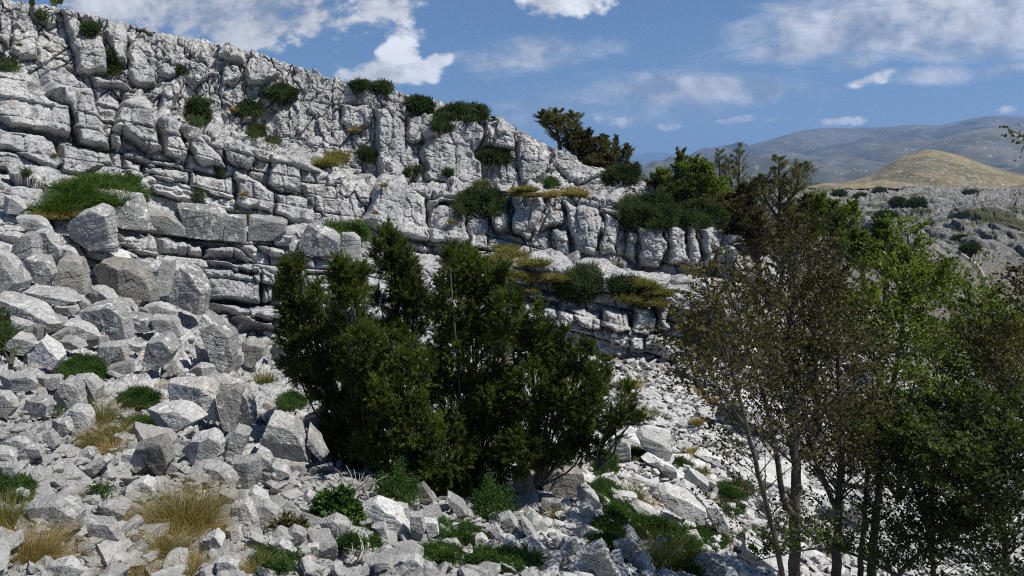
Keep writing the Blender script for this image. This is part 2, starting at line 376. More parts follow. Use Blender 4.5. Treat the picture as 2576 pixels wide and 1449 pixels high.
# bedrock masses: outlines that stand proud of the slope (frame, polygon, how far)
BED = [
 (C1, [(60,180),(90,80),(150,70),(190,130),(200,200),(190,290),(90,290),(55,250)], .9),
 (C1, [(140,10),(200,30),(290,40),(290,130),(240,140),(180,110)], .8), (C1, [(0,60),(60,90),(55,230),(0,200)], .6),
 (C1, [(300,60),(380,60),(400,110),(470,150),(520,200),(540,280),(530,370),(440,370),(390,340),(370,250),(340,160),(330,110)], 1.1),
 (C1, [(540,100),(620,110),(650,190),(630,350),(600,330),(560,240),(520,190)], .9), (C1, [(650,190),(700,260),(760,310),(800,380),(790,440),(700,440),(640,380)], .8),
 (C1, [(450,370),(620,400),(690,440),(680,460),(600,440),(470,430)], .6), (C1, [(400,70),(530,100),(510,150),(420,130)], .6),
 (C1, [(220,350),(330,340),(420,410),(470,500),(510,600),(520,690),(560,760),(380,750),(340,560),(240,500),(210,420)], 1.3),
 (C1, [(0,370),(100,370),(170,430),(210,500),(330,560),(340,700),(240,700),(50,660),(0,600)], 1.2),
 (C1, [(0,660),(120,680),(240,720),(280,840),(240,880),(90,800),(0,770)], 1.0), (C1, [(280,730),(380,750),(540,780),(565,840),(500,850),(400,890),(280,910)], .8),
 (C1, [(600,530),(680,520),(740,560),(770,640),(810,760),(740,770),(620,690),(565,660),(570,580)], 1.3),
 (C1, [(780,600),(880,630),(950,740),(930,830),(830,790),(800,700)], .9), (C1, [(550,680),(605,680),(610,740),(585,785),(560,760)], .8),
 (C1, [(620,760),(720,780),(930,830),(930,860),(720,830),(620,800)], .7), (C1, [(610,810),(720,830),(720,900),(680,920),(610,850)], .6),
 (C1, [(725,830),(850,850),(945,870),(950,930),(850,910),(730,880)], .85), (C1, [(950,870),(1175,900),(1180,990),(1090,990),(950,930)], .8),
 (C1, [(900,640),(1000,650),(1010,700),(1080,760),(1140,850),(1000,820),(930,740)], .8), (C1, [(1130,720),(1180,710),(1260,750),(1290,800),(1260,840),(1200,850),(1140,800)], .9),
 (C1, [(1180,860),(1290,900),(1390,980),(1380,1080),(1190,1030)], .9), (C1, [(1370,800),(1440,780),(1510,830),(1520,900),(1500,970),(1400,960),(1340,920)], 1.1),
 (C1, [(1390,980),(1560,990),(1580,1060),(1570,1130),(1490,1130),(1390,1070)], 1.2), (C1, [(760,920),(1180,1000),(1180,1060),(900,1000),(770,970)], .4),
 (C1, [(1240,310),(1380,320),(1400,400),(1330,440),(1240,430)], .9), (C1, [(1100,240),(1180,230),(1240,280),(1230,340),(1190,330),(1100,310)], 1.0),
 (C1, [(1120,350),(1200,345),(1220,400),(1170,440),(1130,430)], .9), (C1, [(800,480),(880,390),(900,470),(850,590),(790,590)], .7),
 (C1, [(620,450),(710,440),(740,480),(700,520),(610,520)], .7), (C1, [(1040,560),(1110,560),(1120,640),(1090,710),(1010,680)], .9),
 (C1, [(800,330),(890,330),(920,360),(890,400),(810,380)], .8), (C1, [(1220,570),(1300,580),(1310,610),(1220,610)], .8), (C1, [(1190,680),(1240,620),(1310,630),(1380,680),(1290,730)], .6),
 (C1, [(1510,920),(1640,910),(1630,1080),(1580,1060)], .7), (C1, [(1380,700),(1520,700),(1560,760),(1450,770)], .6),
 (C1, [(590,1170),(780,1190),(805,1260),(790,1300),(590,1250)], .6), (C1, [(780,1180),(1020,1230),(1040,1290),(830,1270)], .6),
 (C1, [(1020,1240),(1180,1250),(1270,1330),(1100,1320)], .7), (C1, [(380,1260),(560,1270),(690,1330),(600,1340),(400,1300)], .5),
 (Z2, [(200,430),(600,490),(820,510),(810,780),(640,790),(300,730)], 1.0), (Z2, [(830,450),(950,490),(940,750),(820,770)], .6),
 (Z2, [(270,760),(960,790),(1020,900),(900,935),(480,920),(280,850)], 1.0), (Z2, [(400,910),(930,950),(940,1080),(820,1115),(550,1080)], 1.15),
 (Z2, [(290,330),(480,370),(810,440),(810,500),(640,495),(340,400)], 1.25), (Z2, [(280,220),(600,240),(780,370),(560,360),(400,330),(290,300)], 1.1),
 (Z2, [(1190,310),(1350,320),(1540,400),(1590,480),(1500,520),(1250,470)], .9), (Z2, [(1230,500),(1510,530),(1500,800),(1300,640)], .5),
 (Z2, [(800,210),(930,230),(1150,300),(1050,350),(900,320)], .7), (Z2, [(1700,340),(1930,360),(1930,440),(1720,450)], .6),
 # middle cliffs
 (C2, [(410,280),(500,210),(640,240),(690,300),(670,400),(720,560),(560,580),(420,550),(410,400)], 1.3), (C2, [(160,190),(250,170),(310,330),(350,520),(330,540),(180,560),(170,350)], 1.2),
 (C2, [(320,200),(420,190),(470,210),(470,320),(340,340)], .7), (C2, [(700,260),(820,250),(870,330),(850,390),(700,380)], .8), (C2, [(860,310),(1010,310),(1050,420),(1000,560),(900,560)], .9),
 (C2, [(0,160),(130,170),(140,260),(80,290),(0,240)], .7), (C2, [(1000,310),(1130,380),(1210,470),(1300,520),(1180,560),(1060,480)], .6),
 (C2, [(90,740),(150,620),(170,550),(300,550),(350,590),(420,620),(430,840),(320,820),(200,790)], 1.5), (C2, [(430,640),(590,650),(610,700),(615,850),(520,850),(430,830)], 1.2),
 (C2, [(440,620),(570,630),(580,660),(440,655)], 1.4), (C2, [(620,720),(730,700),(730,870),(640,880)], .3), (C2, [(730,690),(790,645),(850,700),(865,780),(770,800)], 1.3),
 (C2, [(850,580),(1000,610),(1035,660),(990,740),(940,830),(870,800),(865,700)], 1.6), (C2, [(1080,650),(1110,660),(1110,760),(1040,770),(1000,800)], .7),
 (C2, [(1110,650),(1290,690),(1300,780),(1260,910),(1170,900),(1130,760)], 1.0), (C2, [(1050,780),(1130,790),(1160,920),(1150,990),(1080,930)], 1.0),
 (C2, [(1300,690),(1390,700),(1380,900),(1290,900)], .8), (C2, [(1320,620),(1430,700),(1430,760),(1300,690)], .6), (C2, [(1490,780),(1600,740),(1620,880),(1600,970),(1500,960)], 1.1),
 (C2, [(1620,780),(1718,790),(1718,960),(1640,960)], .9), (C2, [(1440,790),(1490,800),(1480,950),(1420,920)], .6), (C2, [(1260,930),(1400,960),(1400,1010),(1320,1000)], .6),
 (C2, [(300,830),(440,850),(440,900),(330,880)], .7), (C2, [(460,850),(620,870),(620,910),(470,890)], .7), (C2, [(620,885),(720,885),(690,920),(630,910)], .6),
 (C2, [(1310,1170),(1440,1180),(1455,1290),(1380,1290),(1310,1250)], 1.2), (C2, [(1460,1160),(1540,1150),(1580,1220),(1580,1300),(1460,1290)], 1.2), (C2, [(1580,1140),(1650,1150),(1650,1290),(1600,1290)], 1.0),
 (C2, [(1450,1310),(1520,1320),(1520,1380),(1460,1375)], .9), (C2, [(1540,1310),(1680,1330),(1680,1390),(1540,1370)], .9), (C2, [(930,1080),(1090,1100),(1090,1150),(960,1130)], .8), (C2, [(920,1150),(1090,1150),(1090,1200),(960,1250)], .7),
 (C2, [(1140,1180),(1300,1190),(1300,1270),(1200,1250)], .7), (C2, [(800,970),(940,1000),(950,1050),(860,1040)], .7),
 (C3, [(0,760),(50,760),(90,1040),(0,1000)], 1.0), (C3, [(80,790),(150,800),(180,1000),(120,1030)], 1.0), (C3, [(165,880),(250,880),(250,1010),(190,1010)], .9), (C3, [(240,760),(310,750),(340,860),(270,880)], 1.0),
 (C3, [(260,890),(300,900),(310,1060),(270,1050)], .9), (C3, [(330,790),(390,790),(460,890),(380,930)], .9),
]
XXf = XX; Yf = Y; massive = np.zeros_like(disp)
for fr, poly, amt in BED:
    pl = np.array(tpoly(poly, fr)); ctr = pl.mean(0)
    x0, y0 = pl.min(0) - 12; x1, y1 = pl.max(0) + 12
    j0, j1 = np.searchsorted(X, [x0, x1])
    sub = (slice(None), slice(j0, j1)); xs_ = XXf[sub]; ys_ = Yf[sub]
    sel = (ys_ > y0) & (ys_ < y1) & (kkg[sub] > -.05) & (kkg[sub] < 6)
    if not sel.any(): continue
    xq = xs_[sel]; yq = ys_[sel]
    # warp the outline a little so it is not straight
    w1 = vnoise(np.stack([xq * .045, yq * .045, np.full_like(xq, ctr[0])], -1), 31) * 14; w2 = vnoise(np.stack([xq * .045, yq * .045, np.full_like(xq, ctr[1])], -1), 32) * 14
    xq = xq + w1; yq = yq + w2
    n = len(pl); ins = np.zeros(len(xq), bool); dmin = np.full(len(xq), 1e9)
    for a in range(n):
        ax, ay = pl[a]; bx, by = pl[(a + 1) % n]
        ex, ey = bx - ax, by - ay; t = np.clip(((xq - ax) * ex + (yq - ay) * ey) / (ex * ex + ey * ey + 1e-9), 0, 1)
        dmin = np.minimum(dmin, np.hypot(xq - ax - t * ex, yq - ay - t * ey))
        cr = ((ay > yq) != (by > yq)); ins ^= cr & (xq < ax + (yq - ay) / (by - ay + 1e-12) * ex)
    dm = D[sub][sel] / F * dmin                      # metres to the outline
    rr = min(.26, amt * .35)
    prof = np.clip(1 - (1 - np.clip(dm / rr, 0, 1)) ** 3, 0, 1)
    tilt = 1 + .25 * (ctr[1] - yq) / (y1 - y0) * -1 + random.uniform(-.2, .2) * (xq - ctr[0]) / (x1 - x0)
    add = np.where(ins, amt * prof * tilt * .62, -.20 * np.exp(-(dm / .10) ** 2))
    tmp = disp[sub]; tmp[sel] += add; disp[sub] = tmp
    tmp = massive[sub]; tmp[sel] = np.maximum(tmp[sel], np.where(ins, sstep(0, .25, dm), 0)); massive[sub] = tmp
P1 = P0 + Nb * disp[..., None]
# joints, beds and blocks
dipx = .20
T = P0[..., 2] + dipx * P0[..., 0] + .12 * P0[..., 1] * 0 + .5 * fbm(P0 * np.array([.12, .12, .2]), 2, 40)
S = P0[..., 0] + .35 * P0[..., 1]
warp = fbm(P0 * .8, 3, 50)[..., None] * .22 + fbm(P0 * 3.5, 2, 51)[..., None] * .07
# tall cells in the fluted zone
a = np.stack([P0[..., 0] * 1.0, P0[..., 1] * .45, T * .42], -1) + warp
F1, F2, cid, cv = voronoi(a * 1.0, 1, l4=True)
e = F2 - F1
blk = (rnd(cid, 1) - .5) * .5 + ((rnd(cid, 2) - .5) * cv[..., 0] + (rnd(cid, 3) - .5) * cv[..., 2]) * .8
up = blk - .34 * np.exp(-(e / .028) ** 2)
F1, F2, cid, cv = voronoi(np.stack([P0[..., 0] * 2.4, P0[..., 1] * 1.1, T * 1.25], -1) + warp * 1.2, 2, l4=True)
e = F2 - F1
up += (rnd(cid, 1) - .5) * .30 + ((rnd(cid, 2) - .5) * cv[..., 0] + (rnd(cid, 3) - .5) * cv[..., 2]) * .42 - .14 * np.exp(-(e / .035) ** 2)
F1, F2, cid, cv = voronoi(np.stack([P0[..., 0] * 5.0, P0[..., 1] * 2.6, T * 3.1], -1) + warp * 2, 4, l4=True)
e = F2 - F1
small = (rnd(cid, 1) - .5) * .13 + ((rnd(cid, 2) - .5) * cv[..., 0] + (rnd(cid, 3) - .5) * cv[..., 2]) * .20 - .05 * np.exp(-(e / .05) ** 2)
up += .7 * small * sstep(-.3, .5, med * 2 + .1)
flute = fbm(np.stack([P0[..., 0] * 4.5, P0[..., 1] * 2, P0[..., 2] * .8], -1), 3, 91, .65) * .21
up += flute
Tb = T / .8 + .4 * fbm(P0 * .25, 2, 92); tb_i = np.floor(Tb); tb_f = Tb - tb_i
up -= .13 * np.exp(-(np.minimum(tb_f, 1 - tb_f) * .8 / .035) ** 2) * (vnoise(P0 * .6, 93) > .08)
# bedded zone
thick = .62
Tq = T / thick + .55 * fbm(np.stack([S * .1, P0[..., 1] * .1, T * .5], -1), 2, 60); ti = np.floor(Tq); tf = Tq - ti
lay = h01(ti.astype(np.int64), ti.astype(np.int64) * 0, ti.astype(np.int64) * 0, 5)
wid = 1.1 + 1.5 * lay
sq = S / wid + lay * 13 + .12 * fbm(P0 * 1.1, 2, 61); si = np.floor(sq); sf = sq - si
bo = h01(si.astype(np.int64), ti.astype(np.int64), si.astype(np.int64) * 0, 6)
bt = h01(si.astype(np.int64), ti.astype(np.int64), si.astype(np.int64) * 0, 7)
edge_t = np.minimum(tf, 1 - tf) * thick; edge_s = np.minimum(sf, 1 - sf) * wid
rnde = np.sqrt(np.clip(1 - (1 - np.clip(np.minimum(edge_t, edge_s) / .07, 0, 1)) ** 2, 0, 1))
bed = (lay - .5) * .75 + (bo - .5) * .45 + (bt - .5) * (sf - .5) * .7 + .10 * rnde - .30 * np.exp(-(edge_t / .045) ** 2) * (.3 + .7 * (h01(ti.astype(np.int64), si.astype(np.int64), ti.astype(np.int64) * 0, 8) > .35)) - .22 * np.exp(-(edge_s / .04) ** 2)
T2 = T / .17 + fbm(P0 * .9, 2, 66) * .8; t2i = np.floor(T2); t2f = T2 - t2i
l2 = h01(t2i.astype(np.int64), np.floor(S / 1.7).astype(np.int64), t2i.astype(np.int64) * 0, 9)
bed += (l2 - .5) * .05 - .035 * np.exp(-(np.minimum(t2f, 1 - t2f) * .17 / .02) ** 2) * (l2 > .55)
F1, F2, cid, cv = voronoi(np.stack([P0[..., 0] * 1.3, P0[..., 1] * 1.0, T * 1.6], -1) + warp * 2, 3)
e = F2 - F1
bed += small * .35 + ((rnd(cid, 2) - .5) * cv[..., 0] + (rnd(cid, 3) - .5) * cv[..., 2]) * .3 - .05 * np.exp(-(e / .05) ** 2)
# scree of stones
st = 0; soil = np.zeros_like(kkg)
for scl, am, sd in ((1.5, .26, 11), (3.6, .20, 12), (8.5, .085, 13)):
    F1, F2, cid, cv = voronoi(P0 * np.array([scl, scl, scl * 1.5]) + warp * scl * .5, sd, l4=True)
    e = F2 - F1; r1 = rnd(cid, 1)
    st = st + am * ((r1 - .45) * sstep(.0, .16, e) * 1.1 + ((rnd(cid, 2) - .5) * cv[..., 0] + (rnd(cid, 3) - .5) * cv[..., 1] + (rnd(cid, 4) - .3) * cv[..., 2]) * 1.1 * sstep(0, .2, e) - .35 * np.exp(-(e / .08) ** 2))
    if scl < 5: soil = np.maximum(soil, (r1 < np.where(XX < 1500, .20, .12)) * sstep(.02, .2, e) * .6)
rt = sstep(1250, 1500, XX); st = st * (1 - .65 * rt) + rt * (bed * .9 + .5 * fbm(P0 * .9, 3, 97))
wsc = sstep(4.9, 5.3, kkg); wbd = (1 - wup) * (1 - wsc)
fine = fbm(P0 * 3.0, 5, 70, .68) * .13
pits = -np.abs(fbm(P0 * np.array([2.2, 2.2, 1.0]), 3, 73)) * .16
disp2 = sstep(-1.2, 0, kkg) * (wup * up * .8 * (1 - .55 * massive) + wbd * bed * .85 * (1 - .55 * massive) + (wup + wbd) * (fine + pits) + wsc * (st * .5 + .35 * fine))
ridge_spike = np.exp(-(kkg / .25) ** 2) * (.5 * np.abs(fbm(np.stack([P0[..., 0] * 2.4, P0[..., 1] * 0, P0[..., 0] * 0], -1), 3, 90)))
PH = P1 + Nb * disp2[..., None]; PH[..., 2] += ridge_spike * .9
soil = np.clip(soil * wsc + sstep(.12, .3, fbm(P0 * np.array([.5, .5, .9]), 4, 99, .6)) * sstep(1000, 1250, XX) * sstep(2.8, 3.3, kkg) * (1 - .8 * sstep(3.9, 4.1, kkg) * (1 - sstep(4.9, 5.1, kkg))) * .85 + sstep(.22, .36, fbm(P0 * .9, 4, 98, .6)) * wsc * .8, 0, 1)
pale = sstep(1150, 1650, XX + 120 * fbm(P0 * .4, 2, 95)) * sstep(4.7, 5.2, kkg)
hill_me = raw_mesh('rocky_hillside', PH.reshape(-1, 3), grid_faces(*Y.shape), {'soil': soil, 'pale': pale})
link('rocky_hillside', hill_me, M_cliff, kind='structure')

# depth lookup: nearest hillside depth at a frame point
zx, zy = proj(PH.reshape(-1, 3)); zi = np.clip(((zx + 300) / 4).astype(int), 0, 799); zj = np.clip(((zy + 200) / 4).astype(int), 0, 499)
ZB = np.full((500, 800), 1e9); np.minimum.at(ZB, (zj, zi), PH.reshape(-1, 3)[:, 1])
def depth(x, y):
    i = int((x + 300) / 4); j = int((y + 200) / 4)
    w_ = ZB[max(j - 1, 0):j + 2, max(i - 1, 0):i + 2]; w_ = w_[w_ < 1e8]
    return float(np.median(w_)) if len(w_) else 40.0

# ------------------------------------------------------------------ boulders
def cube_dirs(n):
    a = np.tan(np.linspace(-1, 1, n) * math.pi / 4); vs = []; fs = []; off = 0
    A, B = np.meshgrid(a, a)
    for ax in range(3):
        for s in (-1, 1):
            v = np.empty((n, n, 3)); v[..., ax] = s; v[..., (ax + 1) % 3] = A * s; v[..., (ax + 2) % 3] = B
            vs.append(v.reshape(-1, 3)); fs.append(grid_faces(n, n)[:, ::-1] + off); off += n * n
    v = np.concatenate(vs); f = np.concatenate(fs)
    key = np.round(v * 1e5).astype(np.int64); _, idx, inv = np.unique(key, axis=0, return_index=True, return_inverse=True)
    inv = inv.ravel(); v = v[idx]; f = inv[f]
    return v / np.linalg.norm(v, axis=1, keepdims=True), f
CD = {n: cube_dirs(n) for n in (5, 7, 9, 14, 24, 40, 56)}
def rock_verts(planes, ext, n, seed, size, p=18, rough=1.0, beds=0.0, bed_axis=(0, 0, 1), crack=1.0):
    """planes: list of (normal, distance); ext: rough half extents used to spread the vertices"""
    d, f = CD[n]; d = d * np.asarray(ext); d /= np.linalg.norm(d, axis=1, keepdims=True)
    N_ = np.array([a for a, b in planes], float); N_ /= np.linalg.norm(N_, axis=1, keepdims=True); H = np.array([b for a, b in planes], float)
    q = np.clip(d @ N_.T, 1e-6, None) / H
    r = (q ** p).sum(1) ** (-1 / p)
    P = d * r[:, None]
    s3 = P / size; sd = int(seed) % 997
    off = np.array([sd * 1.7, sd * .9, sd * .3])
    F1, F2, cid, cv = voronoi(s3 * 2.6 + off, sd)
    amt = .028 * ((rnd(cid, 2) - .5) * cv[:, 0] + (rnd(cid, 3) - .5) * cv[:, 1] + (rnd(cid, 4) - .5) * cv[:, 2]) * 2
    amt += (rnd(cid, 1) - .5) * .03
    if n >= 14:
        amt -= crack * .035 * np.exp(-((F2 - F1) / .05) ** 2) * (rnd(cid, 5) > .45)
    amt += rough * .040 * fbm(s3 * 3 + off, 4, sd)
    if beds:
        t = (s3 @ np.asarray(bed_axis)) * 5 + .5 * vnoise(s3 * 2 + off, 3); ti_ = np.floor(t); tf_ = t - ti_
        z = np.zeros_like(ti_, dtype=np.int64)
        amt += beds * ((h01(ti_.astype(np.int64), z + sd, z, 4) - .5) * .07 - .05 * np.exp(-(np.minimum(tf_, 1 - tf_) / .07) ** 2))
    return P + d * (amt * size)[:, None], f

fwd = np.array([0.0, cp, sp]); upv = np.array([0.0, -sp, cp]); rgt = np.array([1.0, 0, 0])
def boulder(fr, poly, label, mat=None, cat='boulder', group=None, depth_at=None, thick=.8, beds=0.0, name='boulder', topt=.48, lean=0.0, seedx=0, dscale=1.0):
    pl = np.array(tpoly(poly, fr)); c = pl.mean(0); yb = pl[:, 1].max()
    D_ = depth_at or min(depth(c[0], yb), depth(c[0], c[1]) * 1.0)
    h = (pl[:, 1].max() - pl[:, 1].min())
    D_ = D_ - (.30 if (c[0] < 900 and 600 < c[1] < 1180) else .12) * h * px(D_)
    D_ -= .16 * min(np.ptp(pl[:, 0]), h) * px(D_)
    C3d = W(c[0], c[1], D_); P3 = W(pl[:, 0], pl[:, 1], np.full(len(pl), D_)) - C3d
    p2 = np.stack([P3 @ rgt, P3 @ upv], -1)
    ext = (p2.max(0) - p2.min(0)) / 2; size = float(.65 * ext.min() + .35 * ext.max())
    if (p2[:, 0] * np.roll(p2[:, 1], -1) - p2[:, 1] * np.roll(p2[:, 0], -1)).sum() < 0: p2 = p2[::-1]
    planes = []; rr = random.Random(int(c[0] * 13 + c[1] * 7) + seedx)
    for i in range(len(p2)):
        a, b = p2[i], p2[(i + 1) % len(p2)]; e_ = b - a; L = np.hypot(*e_)
        if L < 1e-3: continue
        n2 = np.array([e_[1], -e_[0]]) / L
        up_ = n2[1]
        tilt = (topt * up_ if up_ > .25 else rr.uniform(-.1, .3) if up_ > -.4 else rr.uniform(-.25, .12))
        tilt += lean * n2[0]
        n3 = rgt * n2[0] + upv * n2[1] - fwd * tilt; n3 /= np.linalg.norm(n3)
        hh = max(float(n2 @ a), .12 * size); planes.append((n3, hh / math.sqrt(1 + tilt * tilt)))
    th = size * thick
    f1 = -fwd + rgt * rr.uniform(-.35, .25) + upv * rr.uniform(-.25, .12); planes.append((f1, th * rr.uniform(.34, .5)))
    f2 = -fwd + rgt * rr.uniform(-.9, .5) + upv * rr.uniform(-.5, .35); planes.append((f2, th * rr.uniform(.45, .62)))
    planes.append((fwd + upv * .3, th * 1.1)); planes.append((fwd + rgt * .6, th * 1.2)); planes.append((fwd - rgt * .6 - upv * .2, th * 1.2))
    pxs = max(ext) * 2 / px(D_)
    n = 56 if pxs > 90 else 40 if pxs > 45 else 24
    V_, f = rock_verts(planes, (ext[0], th, ext[1]), n, abs(c[0] * 3 + c[1]), size, p=60, beds=beds or .35, bed_axis=(rr.uniform(-.3, .3), rr.uniform(-.3, .3), 1))
    base = C3d.copy(); lo = V_[:, 2].min(); base[2] += lo; V_ = V_ - np.array([0, 0, lo])
    me = raw_mesh(name, V_, f, smooth=False)
    return link(name, me, mat or M_rock, loc=base, label=label, category=cat, group=group)
B = boulder
